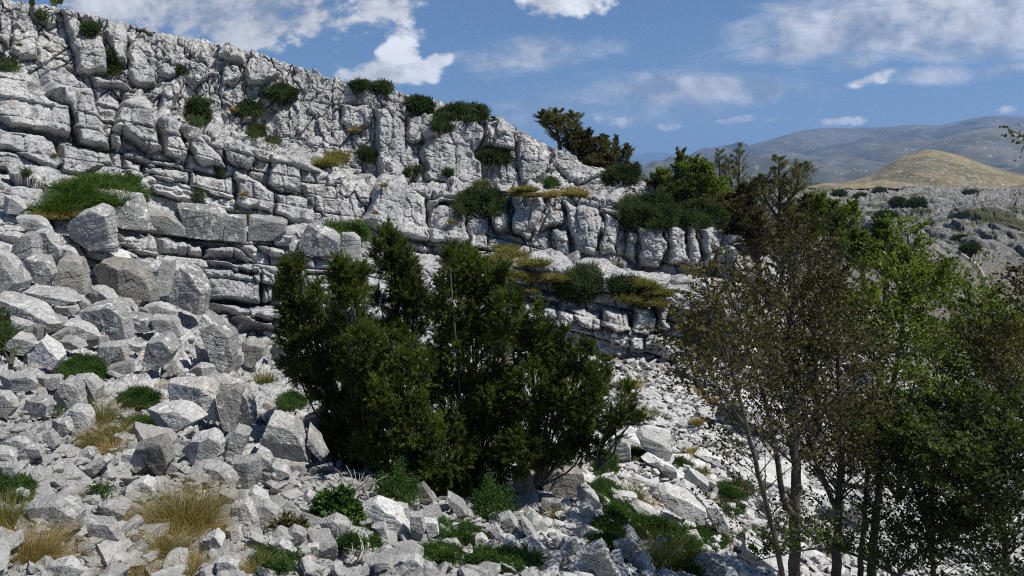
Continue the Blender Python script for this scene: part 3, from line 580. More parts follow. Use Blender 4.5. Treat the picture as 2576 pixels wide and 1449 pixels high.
# left edge and the tumbled blocks under the cliff
L_ = M_rockl; D__ = M_rockd; Wt = M_rockw
for a in [
 (Z1, [(-60,250),(60,300),(160,410),(180,560),(60,690),(-60,660)], 'smooth grey slab cut by the left edge above the long diagonal flat slab', M_rock),
 (Z1, [(100,330),(165,410),(275,520),(240,610),(180,630),(160,450)], 'cracked wedge of rock against the smooth slab at the left edge', M_rock),
 (Z1, [(170,395),(280,295),(440,335),(515,470),(450,590),(330,540),(200,440)], 'tilted six sided boulder with white lichen blots and a dark underside, upper left', L_),
 (Z1, [(330,60),(460,50),(565,230),(560,300),(440,330),(380,270),(330,130)], 'upright mottled block leaning left just above the tilted lichen blotted boulder', M_rock),
 (Z1, [(30,270),(210,90),(310,90),(370,280),(340,310),(180,340)], 'cracked layered outcrop block left of the upright mottled block', M_rock),
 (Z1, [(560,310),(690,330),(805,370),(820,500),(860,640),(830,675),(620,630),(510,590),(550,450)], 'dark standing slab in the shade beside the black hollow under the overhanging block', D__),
 (Z1, [(565,240),(680,225),(770,310),(700,330),(570,290)], 'small pale cap rock lying on top of the dark standing slab', Wt),
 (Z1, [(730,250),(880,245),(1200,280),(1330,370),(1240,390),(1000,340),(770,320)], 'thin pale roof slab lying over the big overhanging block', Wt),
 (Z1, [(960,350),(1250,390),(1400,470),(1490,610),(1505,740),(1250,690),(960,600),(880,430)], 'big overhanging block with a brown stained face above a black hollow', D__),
 (Z1, [(1580,310),(1660,340),(1600,560),(1560,690),(1510,700),(1480,520)], 'narrow splinter standing on end at the right end of the overhanging block', Wt),
 (Z1, [(1660,380),(1730,420),(1690,580),(1600,650),(1640,500)], 'thin broken splinter between the narrow standing splinter and the mottled rhombic boulder', Wt),
 (Z1, [(1745,375),(1880,460),(1990,640),(1940,870),(1630,730),(1690,560)], 'mottled rhombic boulder balanced on its lower corner, upper left of the pines', L_),
 (Z1, [(320,600),(350,590),(530,610),(550,640),(380,650)], 'small flat stone lying on the layered slab under the tilted lichen blotted boulder', M_rock),
 (Z1, [(75,680),(250,625),(800,690),(830,715),(640,780),(480,760),(250,720)], 'wide flat layered slab lying below the dark standing slab', M_rock),
 (Z1, [(250,725),(400,780),(485,800),(480,850),(330,800)], 'thin broken plate directly under the wide flat layered slab', M_rock),
 (Z1, [(490,800),(740,780),(770,830),(740,870),(520,860)], 'loaf shaped block propping the right end of the wide flat layered slab', M_rock),
 (Z1, [(-60,690),(130,710),(300,800),(530,890),(620,950),(460,975),(280,920),(60,860),(-60,810)], 'long diagonal flat slab sloping down from the left edge, smooth grey top', M_rock),
 (Z1, [(90,900),(290,970),(270,1090),(130,1020)], 'shaded block holding up the long diagonal flat slab on its left', M_rock),
 (Z1, [(300,965),(390,980),(390,1100),(330,1130),(270,1090)], 'dark upright block under the middle of the long diagonal flat slab', D__),
 (Z1, [(420,1000),(540,880),(625,940),(610,990),(440,1060)], 'pale corner block under the lower end of the long diagonal flat slab', M_rock),
 (Z1, [(745,860),(930,790),(1080,755),(1200,830),(1280,1090),(1110,1125),(950,1040),(830,950)], 'large egg backed boulder split by a black crack, centre of the tumbled blocks', L_),
 (Z1, [(820,690),(880,610),(960,610),(1060,660),(1180,760),(1050,760),(870,790)], 'humped grey boulder under the black hollow, behind the egg backed boulder', M_rock),
 (Z1, [(745,720),(790,705),(865,770),(830,820),(770,830)], 'small wedge stone left of the humped grey boulder', M_rock),
 (Z1, [(1120,850),(1260,870),(1430,900),(1500,1010),(1400,1030),(1260,1010)], 'grey block with one round white lichen spot right of the egg backed boulder', L_),
 (Z1, [(1210,780),(1280,760),(1335,830),(1330,865),(1210,840)], 'small knobbly cube on the block with one lichen spot', M_rock),
 (Z1, [(1340,800),(1430,820),(1440,880),(1340,850)], 'dark little cube wedged beside the small knobbly cube', D__),
 (Z1, [(1390,780),(1530,760),(1700,840),(1720,875),(1640,890),(1440,880)], 'flat capped slab lying across the cube shaped block left of the tall lichened slab', Wt),
 (Z1, [(1460,890),(1680,900),(1760,1070),(1720,1100),(1640,1090),(1500,1000)], 'cube shaped block under the flat capped slab', M_rock),
 (Z1, [(640,930),(780,960),(980,1080),(900,1110),(780,1115),(690,1020)], 'low shaded slab tucked under the left side of the egg backed boulder', M_rock),
 (Z1, [(415,1095),(560,1040),(690,970),(710,1060),(560,1100),(470,1140)], 'flat plank of rock bridging above the pyramid shaped boulder', M_rock),
 (Z1, [(400,1095),(530,1200),(600,1280),(545,1380),(370,1340),(265,1290)], 'pale pyramid shaped boulder left of the upper dark green cushion', Wt),
 (Z1, [(30,1180),(150,1060),(240,1090),(355,1150),(240,1260),(120,1230)], 'flat topped boulder with a diagonal crack left of the pyramid shaped boulder', M_rock),
 (Z1, [(530,1160),(590,1100),(700,1105),(910,1250),(880,1260),(700,1210),(590,1240)], 'sloping slab just behind the upper dark green cushion', M_rock),
 (Z1, [(800,1120),(1040,1075),(1050,1120),(880,1185),(830,1185)], 'small two humped stone below the egg backed boulder', M_rock),
 (Z1, [(940,1180),(1200,1135),(1235,1330),(1000,1390),(970,1300)], 'square box shaped block right of the upper dark green cushion', M_rock),
 (Z1, [(1020,1390),(1280,1310),(1290,1430),(1100,1460),(1030,1450)], 'tilted flat block directly below the square box shaped block', M_rock),
 (Z1, [(1215,1130),(1370,1170),(1340,1240),(1230,1190)], 'smooth shaded stone between the square box block and the many faced lichened boulder', M_rock),
 (Z1, [(1330,1230),(1440,1110),(1600,1070),(1710,1200),(1620,1330),(1480,1420),(1380,1430),(1400,1300)], 'many faced boulder with a large white lichen patch on its front', L_),
 (Z1, [(1600,1400),(1700,1310),(1770,1420),(1690,1440)], 'small grey wedge below the right side of the many faced lichened boulder', M_rock),
 (Z2, [(270,850),(400,950),(540,1080),(575,1240),(550,1430),(440,1400),(330,1220),(220,950)], 'tall leaning slab spotted with white lichen, left of the layered ledge end', L_),
 (Z2, [(165,1180),(300,1200),(480,1330),(430,1400),(210,1310)], 'pale block split by a step, lying against the foot of the tall leaning slab', M_rock),
 (Z2, [(90,1440),(230,1350),(380,1370),(370,1460),(200,1460)], 'flat grey stone in front of the pale stepped block', M_rock),
 (Z2, [(640,1150),(880,1160),(880,1230),(760,1370),(690,1370),(640,1240)], 'brown grey block under the overhang of the lowest layered ledge', D__),
 (Z2, [(940,1130),(1150,1190),(1150,1270),(1000,1370),(930,1340)], 'shaded square block right of the brown grey block under the overhang', D__),
 (Z2, [(1030,1220),(1220,1240),(1260,1370),(1030,1410)], 'grey block half hidden by the left flank of the pines', M_rock),
 (Z2, [(570,1260),(650,1240),(655,1340),(600,1420),(560,1420)], 'narrow upright stone right of the foot of the tall leaning slab', M_rock),
 (Z2, [(1200,130),(1270,10),(1470,60),(1590,120),(1610,310),(1360,300),(1190,240)], 'large cube shaped boulder on the ledge left of the pine tops', L_),
 (Z2, [(1600,90),(1720,90),(1785,150),(1800,330),(1620,310)], 'rounded block with bedding lines touching the right side of the large cube boulder', M_rock),
 (Z2, [(1100,190),(1150,155),(1200,170),(1150,270),(1110,230)], 'small pale stone left of the foot of the large cube boulder', Wt),
 (C1, [(535,965),(690,990),(735,1110),(730,1160),(640,1150),(555,1130),(545,1050)], 'tall squared block standing right of the long bright green grass mound', L_),
 (C1, [(740,1060),(850,1080),(930,1150),(940,1190),(820,1180),(750,1130)], 'leaning block between the tall squared block and the long rectangular block', M_rock),
 (C1, [(870,1035),(1060,1050),(1125,1085),(1125,1208),(1080,1210),(950,1190),(920,1120)], 'long rectangular block on the ledge with a broad mottled face', L_),
 (C1, [(1130,1085),(1230,1090),(1235,1220),(1132,1212)], 'square end block split off the right of the long rectangular block', L_),
 (C1, [(1250,1090),(1340,1100),(1440,1115),(1440,1170),(1380,1210),(1250,1210)], 'cracked low block right of the square end block on the ledge', M_rock),
 (C1, [(330,1140),(390,1080),(480,1040),(545,1070),(570,1200),(560,1265),(460,1260),(350,1210)], 'big layered block below the bright green grass mound', M_rock),
 (C1, [(0,990),(70,990),(130,1050),(100,1080),(0,1070)], 'pale flat block at the left edge below the cliff foot', Wt),
 (C1, [(430,990),(480,955),(530,965),(520,1000),(450,1040)], 'small pale stone against the right end of the bright green grass mound', Wt),
 (C1, [(80,1090),(180,1095),(260,1150),(240,1170),(120,1140)], 'thin flat plate below the left end of the bright green grass mound', M_rock),
 (C1, [(960,1150),(1050,1155),(1070,1210),(970,1200)], 'small dark stone in front of the long rectangular block', M_rock),
 (Z2, [(1040,110),(1140,110),(1130,200),(1070,200)], 'small grey stone on the gravelly pocket left of the large cube boulder', M_rock),
 # lower left
 (Z3, [(-40,10),(200,0),(270,60),(250,110),(60,120),(-40,110)], 'rounded layered boulder at the left edge below the small yellow green juniper', M_rock),
 (Z3, [(360,180),(470,30),(560,60),(600,190),(600,230),(480,250),(400,220)], 'boulder with parallel diagonal cracks left of the long green grass', M_rock),
 (Z3, [(530,20),(640,10),(720,90),(700,180),(640,200),(590,120)], 'overhanging nose of rock with a shaded underside beside the upper dark green cushion', M_rock),
 (Z3, [(260,20),(440,10),(440,80),(380,110),(280,60)], 'low crusty boulder between the rounded layered boulder and the diagonally cracked one', M_rock),
 (Z3, [(-30,130),(40,130),(120,230),(60,300),(-30,300)], 'triangular boulder on the left edge above the fine rubble', M_rock),
 (Z3, [(90,140),(170,140),(180,190),(110,205)], 'small round stone beside the triangular boulder on the left edge', M_rock),
 (Z3, [(170,190),(330,170),(370,210),(360,290),(200,310),(160,280)], 'square stone with a white lichen top left of the diagonally cracked boulder', L_),
 (Z3, [(520,235),(620,250),(655,320),(650,430),(520,430),(430,310)], 'pale blocky boulder touching the left side of the long green grass', Wt),
 (Z3, [(340,350),(480,320),(520,400),(480,440),(380,430)], 'low grey stone under the left side of the pale blocky boulder', M_rock),
 (Z3, [(230,400),(330,350),(355,390),(290,440)], 'small flat wedge left of the low grey stone', M_rock),
 (Z3, [(300,430),(360,400),(425,500),(400,530),(330,490)], 'plank shaped stone leaning down to the right in the left rubble', M_rock),
 (Z3, [(120,560),(180,520),(300,520),(330,580),(220,610),(150,600)], 'flat stone with one white lichen dot in the left rubble', L_),
 (Z3, [(-20,560),(60,555),(95,590),(80,640),(-20,630)], 'smooth oval stone on the left edge in the rubble', M_rock),
 (Z3, [(10,490),(120,460),(220,480),(210,520),(30,530)], 'low bedded stone above the smooth oval stone', M_rock),
 (Z3, [(-30,650),(100,650),(130,700),(100,760),(-30,740)], 'broad flat stone below the smooth oval stone on the left edge', M_rock),
 (Z3, [(390,790),(440,730),(580,730),(600,780),(480,820)], 'flat diamond stone in the middle of the left rubble', M_rock),
 (Z3, [(240,610),(300,600),(330,660),(270,670)], 'tiny dark stone below the flat stone with one lichen dot', M_rock),
 (Z3, [(570,560),(640,535),(680,580),(650,630),(580,610)], 'small knob of rock below the brown grass hanging from the green strip', M_rock),
 (Z3, [(600,690),(760,590),(800,610),(690,720),(620,730)], 'long pale stone lying diagonally below the small knob of rock', Wt),
 (Z3, [(780,700),(920,650),(930,720),(840,760)], 'pale stone with rough top left of the cracked standing block', Wt),
 (Z3, [(1200,70),(1460,60),(1560,130),(1600,330),(1470,290),(1210,220)], 'very large smooth grey slab facing front in the lower left centre', M_rock),
 (Z3, [(1040,280),(1280,230),(1480,300),(1380,360),(1200,470),(1130,400)], 'wide flat slab covered in bright white lichen', rock_mat('white_lichen_limestone', .42, 1.0, .2, .05, .5, .9)),
 (Z3, [(1560,130),(1690,80),(1740,120),(1720,300),(1690,400),(1620,360)], 'tall smooth slab leaning on the very large smooth grey slab', L_),
 (Z3, [(1740,130),(1800,160),(1830,330),(1760,420),(1700,390)], 'narrow slab split off along a crack from the tall smooth slab', L_),
 (Z3, [(1480,20),(1520,5),(1700,90),(1560,130),(1500,90)], 'block behind the top of the very large smooth grey slab', M_rock),
 (Z3, [(1590,500),(1700,380),(1800,420),(1740,560),(1650,640),(1600,600)], 'sharp cornered block standing on its edge left of the big cracked square block', M_rock),
 (Z3, [(1300,560),(1380,470),(1520,420),(1605,490),(1580,580),(1400,635)], 'tilted fractured block below the white lichen slab', M_rock),
 (Z3, [(1320,440),(1410,385),(1430,410),(1370,450)], 'small stone pinched between the white lichen slab and the tilted fractured block', M_rock),
 (Z3, [(1220,500),(1300,455),(1310,500),(1250,530)], 'small dark stone under the right corner of the white lichen slab', M_rock),
 (Z3, [(960,530),(1170,460),(1240,610),(1180,710),(1080,690),(1020,590)], 'dark faced cracked block standing above the tall pale grass tuft', D__),
 (Z3, [(870,570),(1020,560),(1080,640),(1000,700),(880,650)], 'crumbly pale block left of the dark faced cracked block', Wt),
 (Z3, [(880,830),(1040,750),(1110,790),(1120,880),(960,880)], 'smooth white topped stone behind the small two stemmed grass tuft', Wt),
 (Z3, [(190,950),(400,910),(590,990),(560,1110),(440,1140),(240,1060)], 'big rounded boulder with a crusty surface, bottom left', M_rock),
 (Z3, [(620,990),(760,940),(930,960),(900,1030),(790,1060)], 'flat wedge right of the big rounded crusty boulder', M_rock),
 (Z3, [(620,1045),(790,1065),(870,1180),(760,1210),(650,1190)], 'squared block below the flat wedge, bottom left', M_rock),
 (Z3, [(370,1190),(560,1130),(660,1150),(650,1200),(420,1230)], 'low pale slab behind the small rusty grass tuft', Wt),
 (Z3, [(340,1390),(480,1340),(600,1420),(560,1460),(300,1460)], 'pale stone on the bottom edge below the small rusty grass tuft', Wt),
 (Z3, [(720,800),(850,780),(850,830),(770,850)], 'small shaded stone above the flat wedge', M_rock),
 (Z3, [(600,890),(700,880),(730,930),(690,960),(610,940)], 'small stone between the big rounded crusty boulder and the white topped stone', M_rock),
 (Z3, [(350,1240),(440,1220),(460,1260),(400,1300)], 'small flat stone left of the small rusty grass tuft', Wt),
 (Z3, [(1450,640),(1560,660),(1720,760),(1700,800),(1540,740)], 'smooth sloping slab above the right side of the tall pale grass tuft', M_rock),
 (Z3, [(1580,830),(1700,870),(1730,960),(1640,960),(1570,900)], 'rounded block right of the tall pale grass tuft', M_rock),
 (Z3, [(1030,1370),(1130,1340),(1120,1390),(1040,1400)], 'tiny white stone among the dry grass at the bottom', Wt),
 (Z3, [(160,1430),(240,1410),(270,1460),(170,1470)], 'little stone on the bottom edge right of the big brown grass tuft', Wt),
 (Z3, [(1620,1130),(1720,1090),(1740,1190),(1660,1210)], 'pale angular stone above the rusty grass right of the dry grass strip', Wt),
 (Z3, [(1450,1200),(1560,1130),(1610,1200),(1600,1290),(1480,1290)], 'broken pale block right of the dark grass tuft, bottom centre left', Wt),
 (Z3, [(1560,1350),(1640,1330),(1720,1360),(1700,1460),(1570,1460)], 'pale block on the bottom edge below the broken pale block', Wt),
 # bottom centre
 (Z4, [(380,130),(560,210),(640,330),(670,520),(480,480),(310,410),(340,220)], 'big square block with a cracked brow left of the pine foot', M_rock),
 (Z4, [(600,150),(730,310),(830,460),(760,570),(670,500),(690,330),(560,200)], 'slanting slab leaning on the back of the big square block', M_rock),
 (Z4, [(60,500),(280,480),(290,600),(230,720),(110,700)], 'upright grey block left below the big square block', M_rock),
 (Z4, [(160,380),(250,400),(375,490),(370,570),(290,600),(280,480)], 'bedded block wedged between the upright grey block and the big square block', M_rock),
 (Z4, [(390,520),(520,590),(545,620),(420,670),(350,590)], 'stubby stone under the big square block', M_rock),
 (Z4, [(530,520),(650,540),(650,620),(560,620)], 'shaded crumbly stone under the right corner of the big square block', D__),
 (Z4, [(300,610),(370,610),(375,665),(310,660)], 'small shaded cube below the stubby stone', D__),
 (Z4, [(640,170),(790,100),(890,180),(880,240),(740,300),(690,240)], 'dark layered boulder in the shade at the left foot of the pines', D__),
 (Z4, [(310,130),(360,95),(430,95),(440,150),(350,190)], 'small shaded block behind the top of the big square block', M_rock),
 (Z4, [(230,880),(330,850),(430,930),(440,1000),(380,1040),(290,990)], 'pale ridged boulder left of the round leafy herb', Wt),
 (Z4, [(50,890),(180,830),(260,980),(180,1020),(60,960)], 'crusty pale boulder left of the pale ridged boulder', Wt),
 (Z4, [(160,790),(230,730),(320,800),(400,900),(250,870)], 'bright slab resting above the pale ridged boulder', Wt),
 (Z4, [(600,870),(680,760),(770,820),(800,880),(700,880)], 'bright pointed block just left of the round leafy herb', Wt),
 (Z4, [(620,900),(745,880),(740,940),(640,950)], 'low block under the bright pointed block', M_rock),
 (Z4, [(670,690),(720,660),(740,710),(700,720)], 'small cube on the gravel above the bright pointed block', M_rock),
 (Z4, [(490,1120),(560,1050),(660,1110),(640,1180),(590,1230),(500,1180)], 'cone shaped grey stone below the little round leaved plant', M_rock),
 (Z4, [(380,1230),(450,1170),(590,1240),(540,1290),(400,1260)], 'flat white plate of rock below the cone shaped stone', Wt),
 (Z4, [(670,1210),(760,1190),(800,1250),(720,1290)], 'white stone right of the flat white plate', Wt),
 (Z4, [(570,1310),(640,1290),(740,1320),(680,1350)], 'thin overhanging stone below the white stone, bottom centre', Wt),
 (Z4, [(770,1040),(900,970),(1040,1050),(980,1140),(890,1170),(820,1100)], 'broad cracked slab below the round leafy herb', M_rock),
 (Z4, [(1120,930),(1240,850),(1400,920),(1520,1080),(1460,1160),(1250,1010)], 'long finely fractured boulder right of the round leafy herb', Wt),
 (Z4, [(1080,880),(1200,840),(1210,880),(1100,960)], 'smooth triangular stone touching the right of the round leafy herb', M_rock),
 (Z4, [(1200,1060),(1310,1020),(1365,1160),(1310,1190),(1240,1140)], 'white chunk in front of the finely fractured boulder', Wt),
 (Z4, [(1400,860),(1500,880),(1520,1020),(1440,990)], 'smooth curved block on top right of the finely fractured boulder', M_rock),
 (Z4, [(1350,830),(1390,815),(1400,910),(1360,900)], 'small upright stone left of the smooth curved block', M_rock),
 (Z4, [(1520,950),(1620,940),(1650,1070),(1600,1180),(1530,1130)], 'stack shaped block with rounded steps right of the finely fractured boulder', M_rock),
 (Z4, [(1630,990),(1740,1000),(1760,1110),(1680,1140)], 'cracked pillar block right of the stack shaped block', Wt),
 (Z4, [(1580,720),(1630,690),(1720,810),(1640,850),(1590,800)], 'dark bedded wedge under the pine beside the tall feathery herb', D__),
 (Z4, [(1540,860),(1600,850),(1590,920),(1550,920)], 'small grey tooth below the dark bedded wedge', M_rock),
 (Z4, [(1370,1210),(1480,1190),(1540,1260),(1450,1300)], 'white ridged stone left of the low green cushion', Wt),
 (Z4, [(1450,1330),(1560,1290),(1690,1400),(1560,1450),(1480,1400)], 'big white cracked stone on the bottom edge near the centre', Wt),
 (Z4, [(920,1370),(1050,1440),(930,1450)], 'low triangular stone on the bottom edge below the bare pale stalks', M_rock),
 (Z4, [(1110,1300),(1200,1290),(1260,1340),(1180,1360)], 'white stone right of the bare pale stalks', Wt),
 (Z4, [(1780,1170),(1900,1160),(1960,1230),(1860,1240)], 'smooth cream stone behind the low green cushion', Wt),
 (Z4, [(1960,1240),(2040,1250),(2040,1330),(1980,1330)], 'cream cube right of the smooth cream stone', Wt),
 (Z4, [(560,690),(610,680),(630,715),(520,720)], 'flat pebble block on the gravel under the big square block', M_rock),
 (Z4, [(1830,760),(1860,750),(1960,880),(2030,930),(1930,950),(1840,850)], 'smooth sloping rock in the dead leaves under the pine', M_rock),
 # right of pines
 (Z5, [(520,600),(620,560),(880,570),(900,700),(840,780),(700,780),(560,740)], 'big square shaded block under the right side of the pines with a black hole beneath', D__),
 (Z5, [(410,560),(520,600),(560,740),(500,740),(440,640)], 'brown slab squeezed against the left of the big shaded block', D__),
 (Z5, [(300,600),(400,560),(470,700),(500,770),(420,820),(330,740)], 'dark tilted block left of the brown slab under the pines', D__),
 (Z5, [(540,830),(700,830),(720,890),(620,910),(550,900)], 'small block in the black hole under the big shaded block', D__),
 (Z5, [(490,800),(560,785),(660,790),(660,815),(520,830)], 'thin plate across the black hole under the big shaded block', M_rock),
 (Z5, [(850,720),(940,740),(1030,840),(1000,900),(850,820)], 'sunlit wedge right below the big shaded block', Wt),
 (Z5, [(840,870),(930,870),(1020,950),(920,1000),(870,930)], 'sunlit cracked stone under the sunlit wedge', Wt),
 (Z5, [(200,980),(290,940),(350,1040),(390,1120),(320,1100),(220,1040)], 'white pointed stone below the bushy herb at the pine foot', Wt),
 (Z5, [(350,990),(390,965),(520,1140),(470,1150),(400,1080)], 'long thin white stone right of the white pointed stone', Wt),
 (Z5, [(90,1070),(180,1030),(240,1140),(140,1130)], 'white wedge left of the white pointed stone', Wt),
 (Z5, [(160,1140),(290,1130),(400,1240),(270,1240)], 'flat white stone in the rusty leaves below the white wedge', Wt),
 (Z5, [(0,1130),(60,1110),(110,1170),(80,1230),(0,1230)], 'white block above the left of the low green cushions', Wt),
 (Z5, [(100,1190),(160,1160),(190,1200),(160,1250)], 'small white lump right of the white block above the cushions', Wt),
 (Z5, [(400,1170),(470,1130),(510,1210),(440,1250)], 'white lump left of the brown seeding grass tuft', Wt),
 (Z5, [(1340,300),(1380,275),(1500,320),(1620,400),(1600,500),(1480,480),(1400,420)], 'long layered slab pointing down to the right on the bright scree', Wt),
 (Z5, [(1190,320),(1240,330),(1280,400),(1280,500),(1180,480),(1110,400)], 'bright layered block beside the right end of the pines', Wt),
 (Z5, [(1530,580),(1580,555),(1660,590),(1660,650),(1580,640)], 'rounded grey stone below the long layered slab', M_rock),
 (Z5, [(1400,480),(1500,490),(1470,540),(1420,510)], 'small stone under the left end of the long layered slab', Wt),
 (Z5, [(1500,500),(1560,490),(1560,550),(1510,540)], 'small white cube under the middle of the long layered slab', Wt),
 (Z5, [(1640,660),(1720,650),(1730,690),(1660,685)], 'small flat stone below the rounded grey stone', Wt),
 (Z5, [(1730,680),(1780,580),(1860,640),(1925,680),(1900,800),(1800,740)], 'triangular white boulder left of the beech trunks', Wt),
 (Z5, [(1520,760),(1580,740),(1750,810),(1900,920),(1890,1030),(1740,980),(1560,880)], 'very big slab with a shaded front and bright sloping top on the right scree', Wt),
 (Z5, [(1650,740),(1740,700),(1830,760),(1940,860),(1880,900),(1740,800)], 'thick slab lying behind the top of the very big sloping slab', Wt),
 (Z5, [(1900,880),(1990,870),(2080,1010),(2090,1130),(1980,1060)], 'long bright slab running down right from the very big sloping slab', Wt),
 (Z5, [(1300,880),(1350,855),(1510,940),(1520,1010),(1380,990)], 'pink white cracked slab in the green herbs left of the very big sloping slab', Wt),
 (Z5, [(1510,1020),(1570,1000),(1640,1100),(1560,1060)], 'grey slab end below the pink white cracked slab', M_rock),
 (Z5, [(1440,720),(1520,700),(1520,790),(1460,790)], 'fractured stone touching the upper left of the very big sloping slab', Wt),
 (Z5, [(1140,800),(1190,790),(1230,840),(1160,880)], 'small white stone between the two green herb mounds', Wt),
 (Z5, [(1230,820),(1280,815),(1310,860),(1250,870)], 'rough white stone left of the pink white cracked slab', Wt),
 (Z5, [(1140,1200),(1260,1170),(1330,1290),(1300,1330),(1180,1280)], 'grey faceted stone left of the large drooping grass', M_rock),
 (Z5, [(1140,1140),(1200,1135),(1210,1180),(1150,1185)], 'small grey stone just above the grey faceted stone', M_rock),
 (Z5, [(880,1300),(1050,1185),(1120,1290),(1150,1410),(1030,1440),(930,1370)], 'large grey block with straight bedding lines at the bottom centre right', M_rock),
 (Z5, [(1110,1310),(1200,1320),(1240,1390),(1160,1400)], 'smooth rounded stone right of the block with straight bedding lines', M_rock),
 (Z5, [(1280,1330),(1370,1340),(1430,1410),(1340,1400)], 'smooth grey bar of rock at the bottom under the large drooping grass', M_rock),
 (Z5, [(590,1370),(660,1330),(700,1400),(600,1410)], 'white lump on the bottom edge right of the low green cushions', Wt),
 (Z5, [(630,1140),(740,1140),(730,1230),(650,1190)], 'pale stone right of the brown seeding grass tuft', M_rock),
 (Z5, [(740,1150),(850,1160),(850,1230),(760,1280),(700,1230)], 'broad stone below the twigs and dead leaves, bottom centre', M_rock),
 (Z5, [(810,1100),(890,1060),(900,1160),(830,1160)], 'rough white stone above the broad stone at the dead leaves', Wt),
 (Z5, [(680,1290),(780,1300),(900,1350),(900,1390),(760,1370)], 'low bedded stone left of the block with straight bedding lines', M_rock),
 (Z5, [(720,1380),(830,1370),(840,1430),(740,1440)], 'grey lump on the bottom edge left of the block with straight bedding lines', M_rock),
 (Z5, [(1820,1340),(1930,1290),(2060,1330),(2060,1450),(1850,1430)], 'knobbly grey outcrop stone on the bottom edge left of the thick beech trunk', M_rock),
 (Z5, [(1740,1100),(1830,1090),(1880,1180),(1800,1140)], 'pale stone peeking out of the herbs right of the large drooping grass', Wt),
]:
    boulder(a[0], a[1], a[2], a[3], beds=.9 if ('layer' in a[2] or 'bedd' in a[2]) else 0)

# ------------------------------------------------------------------ merged tiny stones and countable loose stones
def random_planes(r, flat=1.0):
    pls = []
    M = np.linalg.qr(np.array([[r.gauss(0, 1) for _ in range(3)] for _ in range(3)]) * .35 + np.eye(3))[0]
    for k, h in zip(range(3), (1.0, r.uniform(.6, .95), r.uniform(.35, .75) * flat)):
        pls += [(M[k], h * r.uniform(.85, 1.1)), (-M[k], h * r.uniform(.85, 1.1))]
    for _ in range(3):
        v = np.array([r.gauss(0, 1) for _ in range(3)]); v /= np.linalg.norm(v); v[2] *= .8
        pls.append((v, r.uniform(.55, .9)))
    return pls
PROTO = []; PROTOL = []
for k in range(16):
    r = random.Random(500 + k)
    V_, f = rock_verts(random_planes(r), (1, .9, .6), 24, 40 + k, 1.0, p=90, beds=.5); PROTO.append(raw_mesh('loose_stone', V_, f, smooth=False))
    r = random.Random(500 + k)
    V_, f = rock_verts(random_planes(r), (1, .9, .6), 5 if k < 12 else 7, 40 + k, 1.0, p=90); PROTOL.append((V_, f))
PROTOW = [m.copy() for m in PROTO]
for m in PROTO: m.materials.append(M_stone)
for m in PROTOW: m.materials.append(M_stonew)
def in_scree(x, y):
    top = np.interp(x, [0, 300, 600, 900, 1200, 1450, 1600, 1800, 2100, 2576], [1010, 1050, 1150, 1180, 1180, 900, 830, 850, 930, 980])
    return y > top
def rotm(a, b, c):
    ca, sa, cb, sb, cc, sc_ = math.cos(a), math.sin(a), math.cos(b), math.sin(b), math.cos(c), math.sin(c)
    return np.array([[ca, -sa, 0], [sa, ca, 0], [0, 0, 1]]) @ np.array([[1, 0, 0], [0, cb, -sb], [0, sb, cb]]) @ np.array([[cc, 0, sc_], [0, 1, 0], [-sc_, 0, cc]])
r = random.Random(11)
REG = [(0, 500, 'loose pale stone in the rubble slope at the lower left', 'loose stones in the lower left rubble'),
       (500, 1000, 'loose pale stone in the rubble between the dry grass and the round leafy herb', 'loose stones left of the round leafy herb'),
       (1000, 1500, 'loose white stone in the rubble in front of the pines', 'loose stones in front of the pines'),
       (1500, 2000, 'loose white stone on the bright scree between the pines and the thick beech trunk', 'loose stones on the bright scree'),
       (2000, 2600, 'loose white stone on the bright scree behind the right hand beech trunks', 'loose stones behind the beech trunks')]
cnt = 0
while cnt < 290:
    x = r.uniform(0, 2576); y = r.uniform(850, 1440)
    if not in_scree(x, y): continue
    Dd = depth(x, y); P = W(x, y, Dd); s = min(.075 * r.lognormvariate(0, .45) * (1 + Dd / 22), .30)
    lab = [q for q in REG if q[0] <= x < q[1]][0]; slab = x > 1560 and Dd > 13 and r.random() < .55
    if slab: s = min(s * 2.6, .75)
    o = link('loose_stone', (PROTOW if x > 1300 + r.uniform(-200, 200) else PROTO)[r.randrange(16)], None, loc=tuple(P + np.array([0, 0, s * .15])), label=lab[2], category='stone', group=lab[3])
    o.rotation_euler = (r.uniform(-.5, .5), r.uniform(-.5, .5), r.uniform(0, 6.28)); o.scale = (s * 1.15, s * r.uniform(.7, 1), s * r.uniform(.4, .85) * (.7 if slab else 1)); cnt += 1
    if slab: o.rotation_euler = (r.uniform(-.15, .35), r.uniform(.15, .5), r.uniform(-.5, .5))
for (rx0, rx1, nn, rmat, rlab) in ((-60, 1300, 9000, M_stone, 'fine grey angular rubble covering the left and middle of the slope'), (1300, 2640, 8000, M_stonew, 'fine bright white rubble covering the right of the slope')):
  VV = []; FF = []; off = 0
  for k in range(nn):
    x = r.uniform(rx0, rx1) + (r.gauss(0, 110) if abs(rx0 - rx1) else 0); y = r.uniform(820, 1520)
    if not in_scree(x, y) and r.random() > .12: continue
    Dd = depth(min(max(x, -250), 2800), min(y, 1500)); P = W(x, y, Dd)
    s = min(.036 * r.lognormvariate(0, .5) * (1 + Dd / 22), .15)
    V_, f = PROTOL[r.randrange(16)]; M = rotm(r.uniform(0, 6.28), r.uniform(-.7, .7), r.uniform(-.7, .7))
    VV.append((V_ * s * np.array([1.15, .9, r.uniform(.4, .8)])) @ M.T + P + np.array([0, 0, s * .2])); FF.append(f + off); off += len(V_)
  link('scree_rubble', raw_mesh('scree_rubble', np.concatenate(VV), np.concatenate(FF), smooth=False), rmat, kind='stuff', label=rlab, category='rubble')

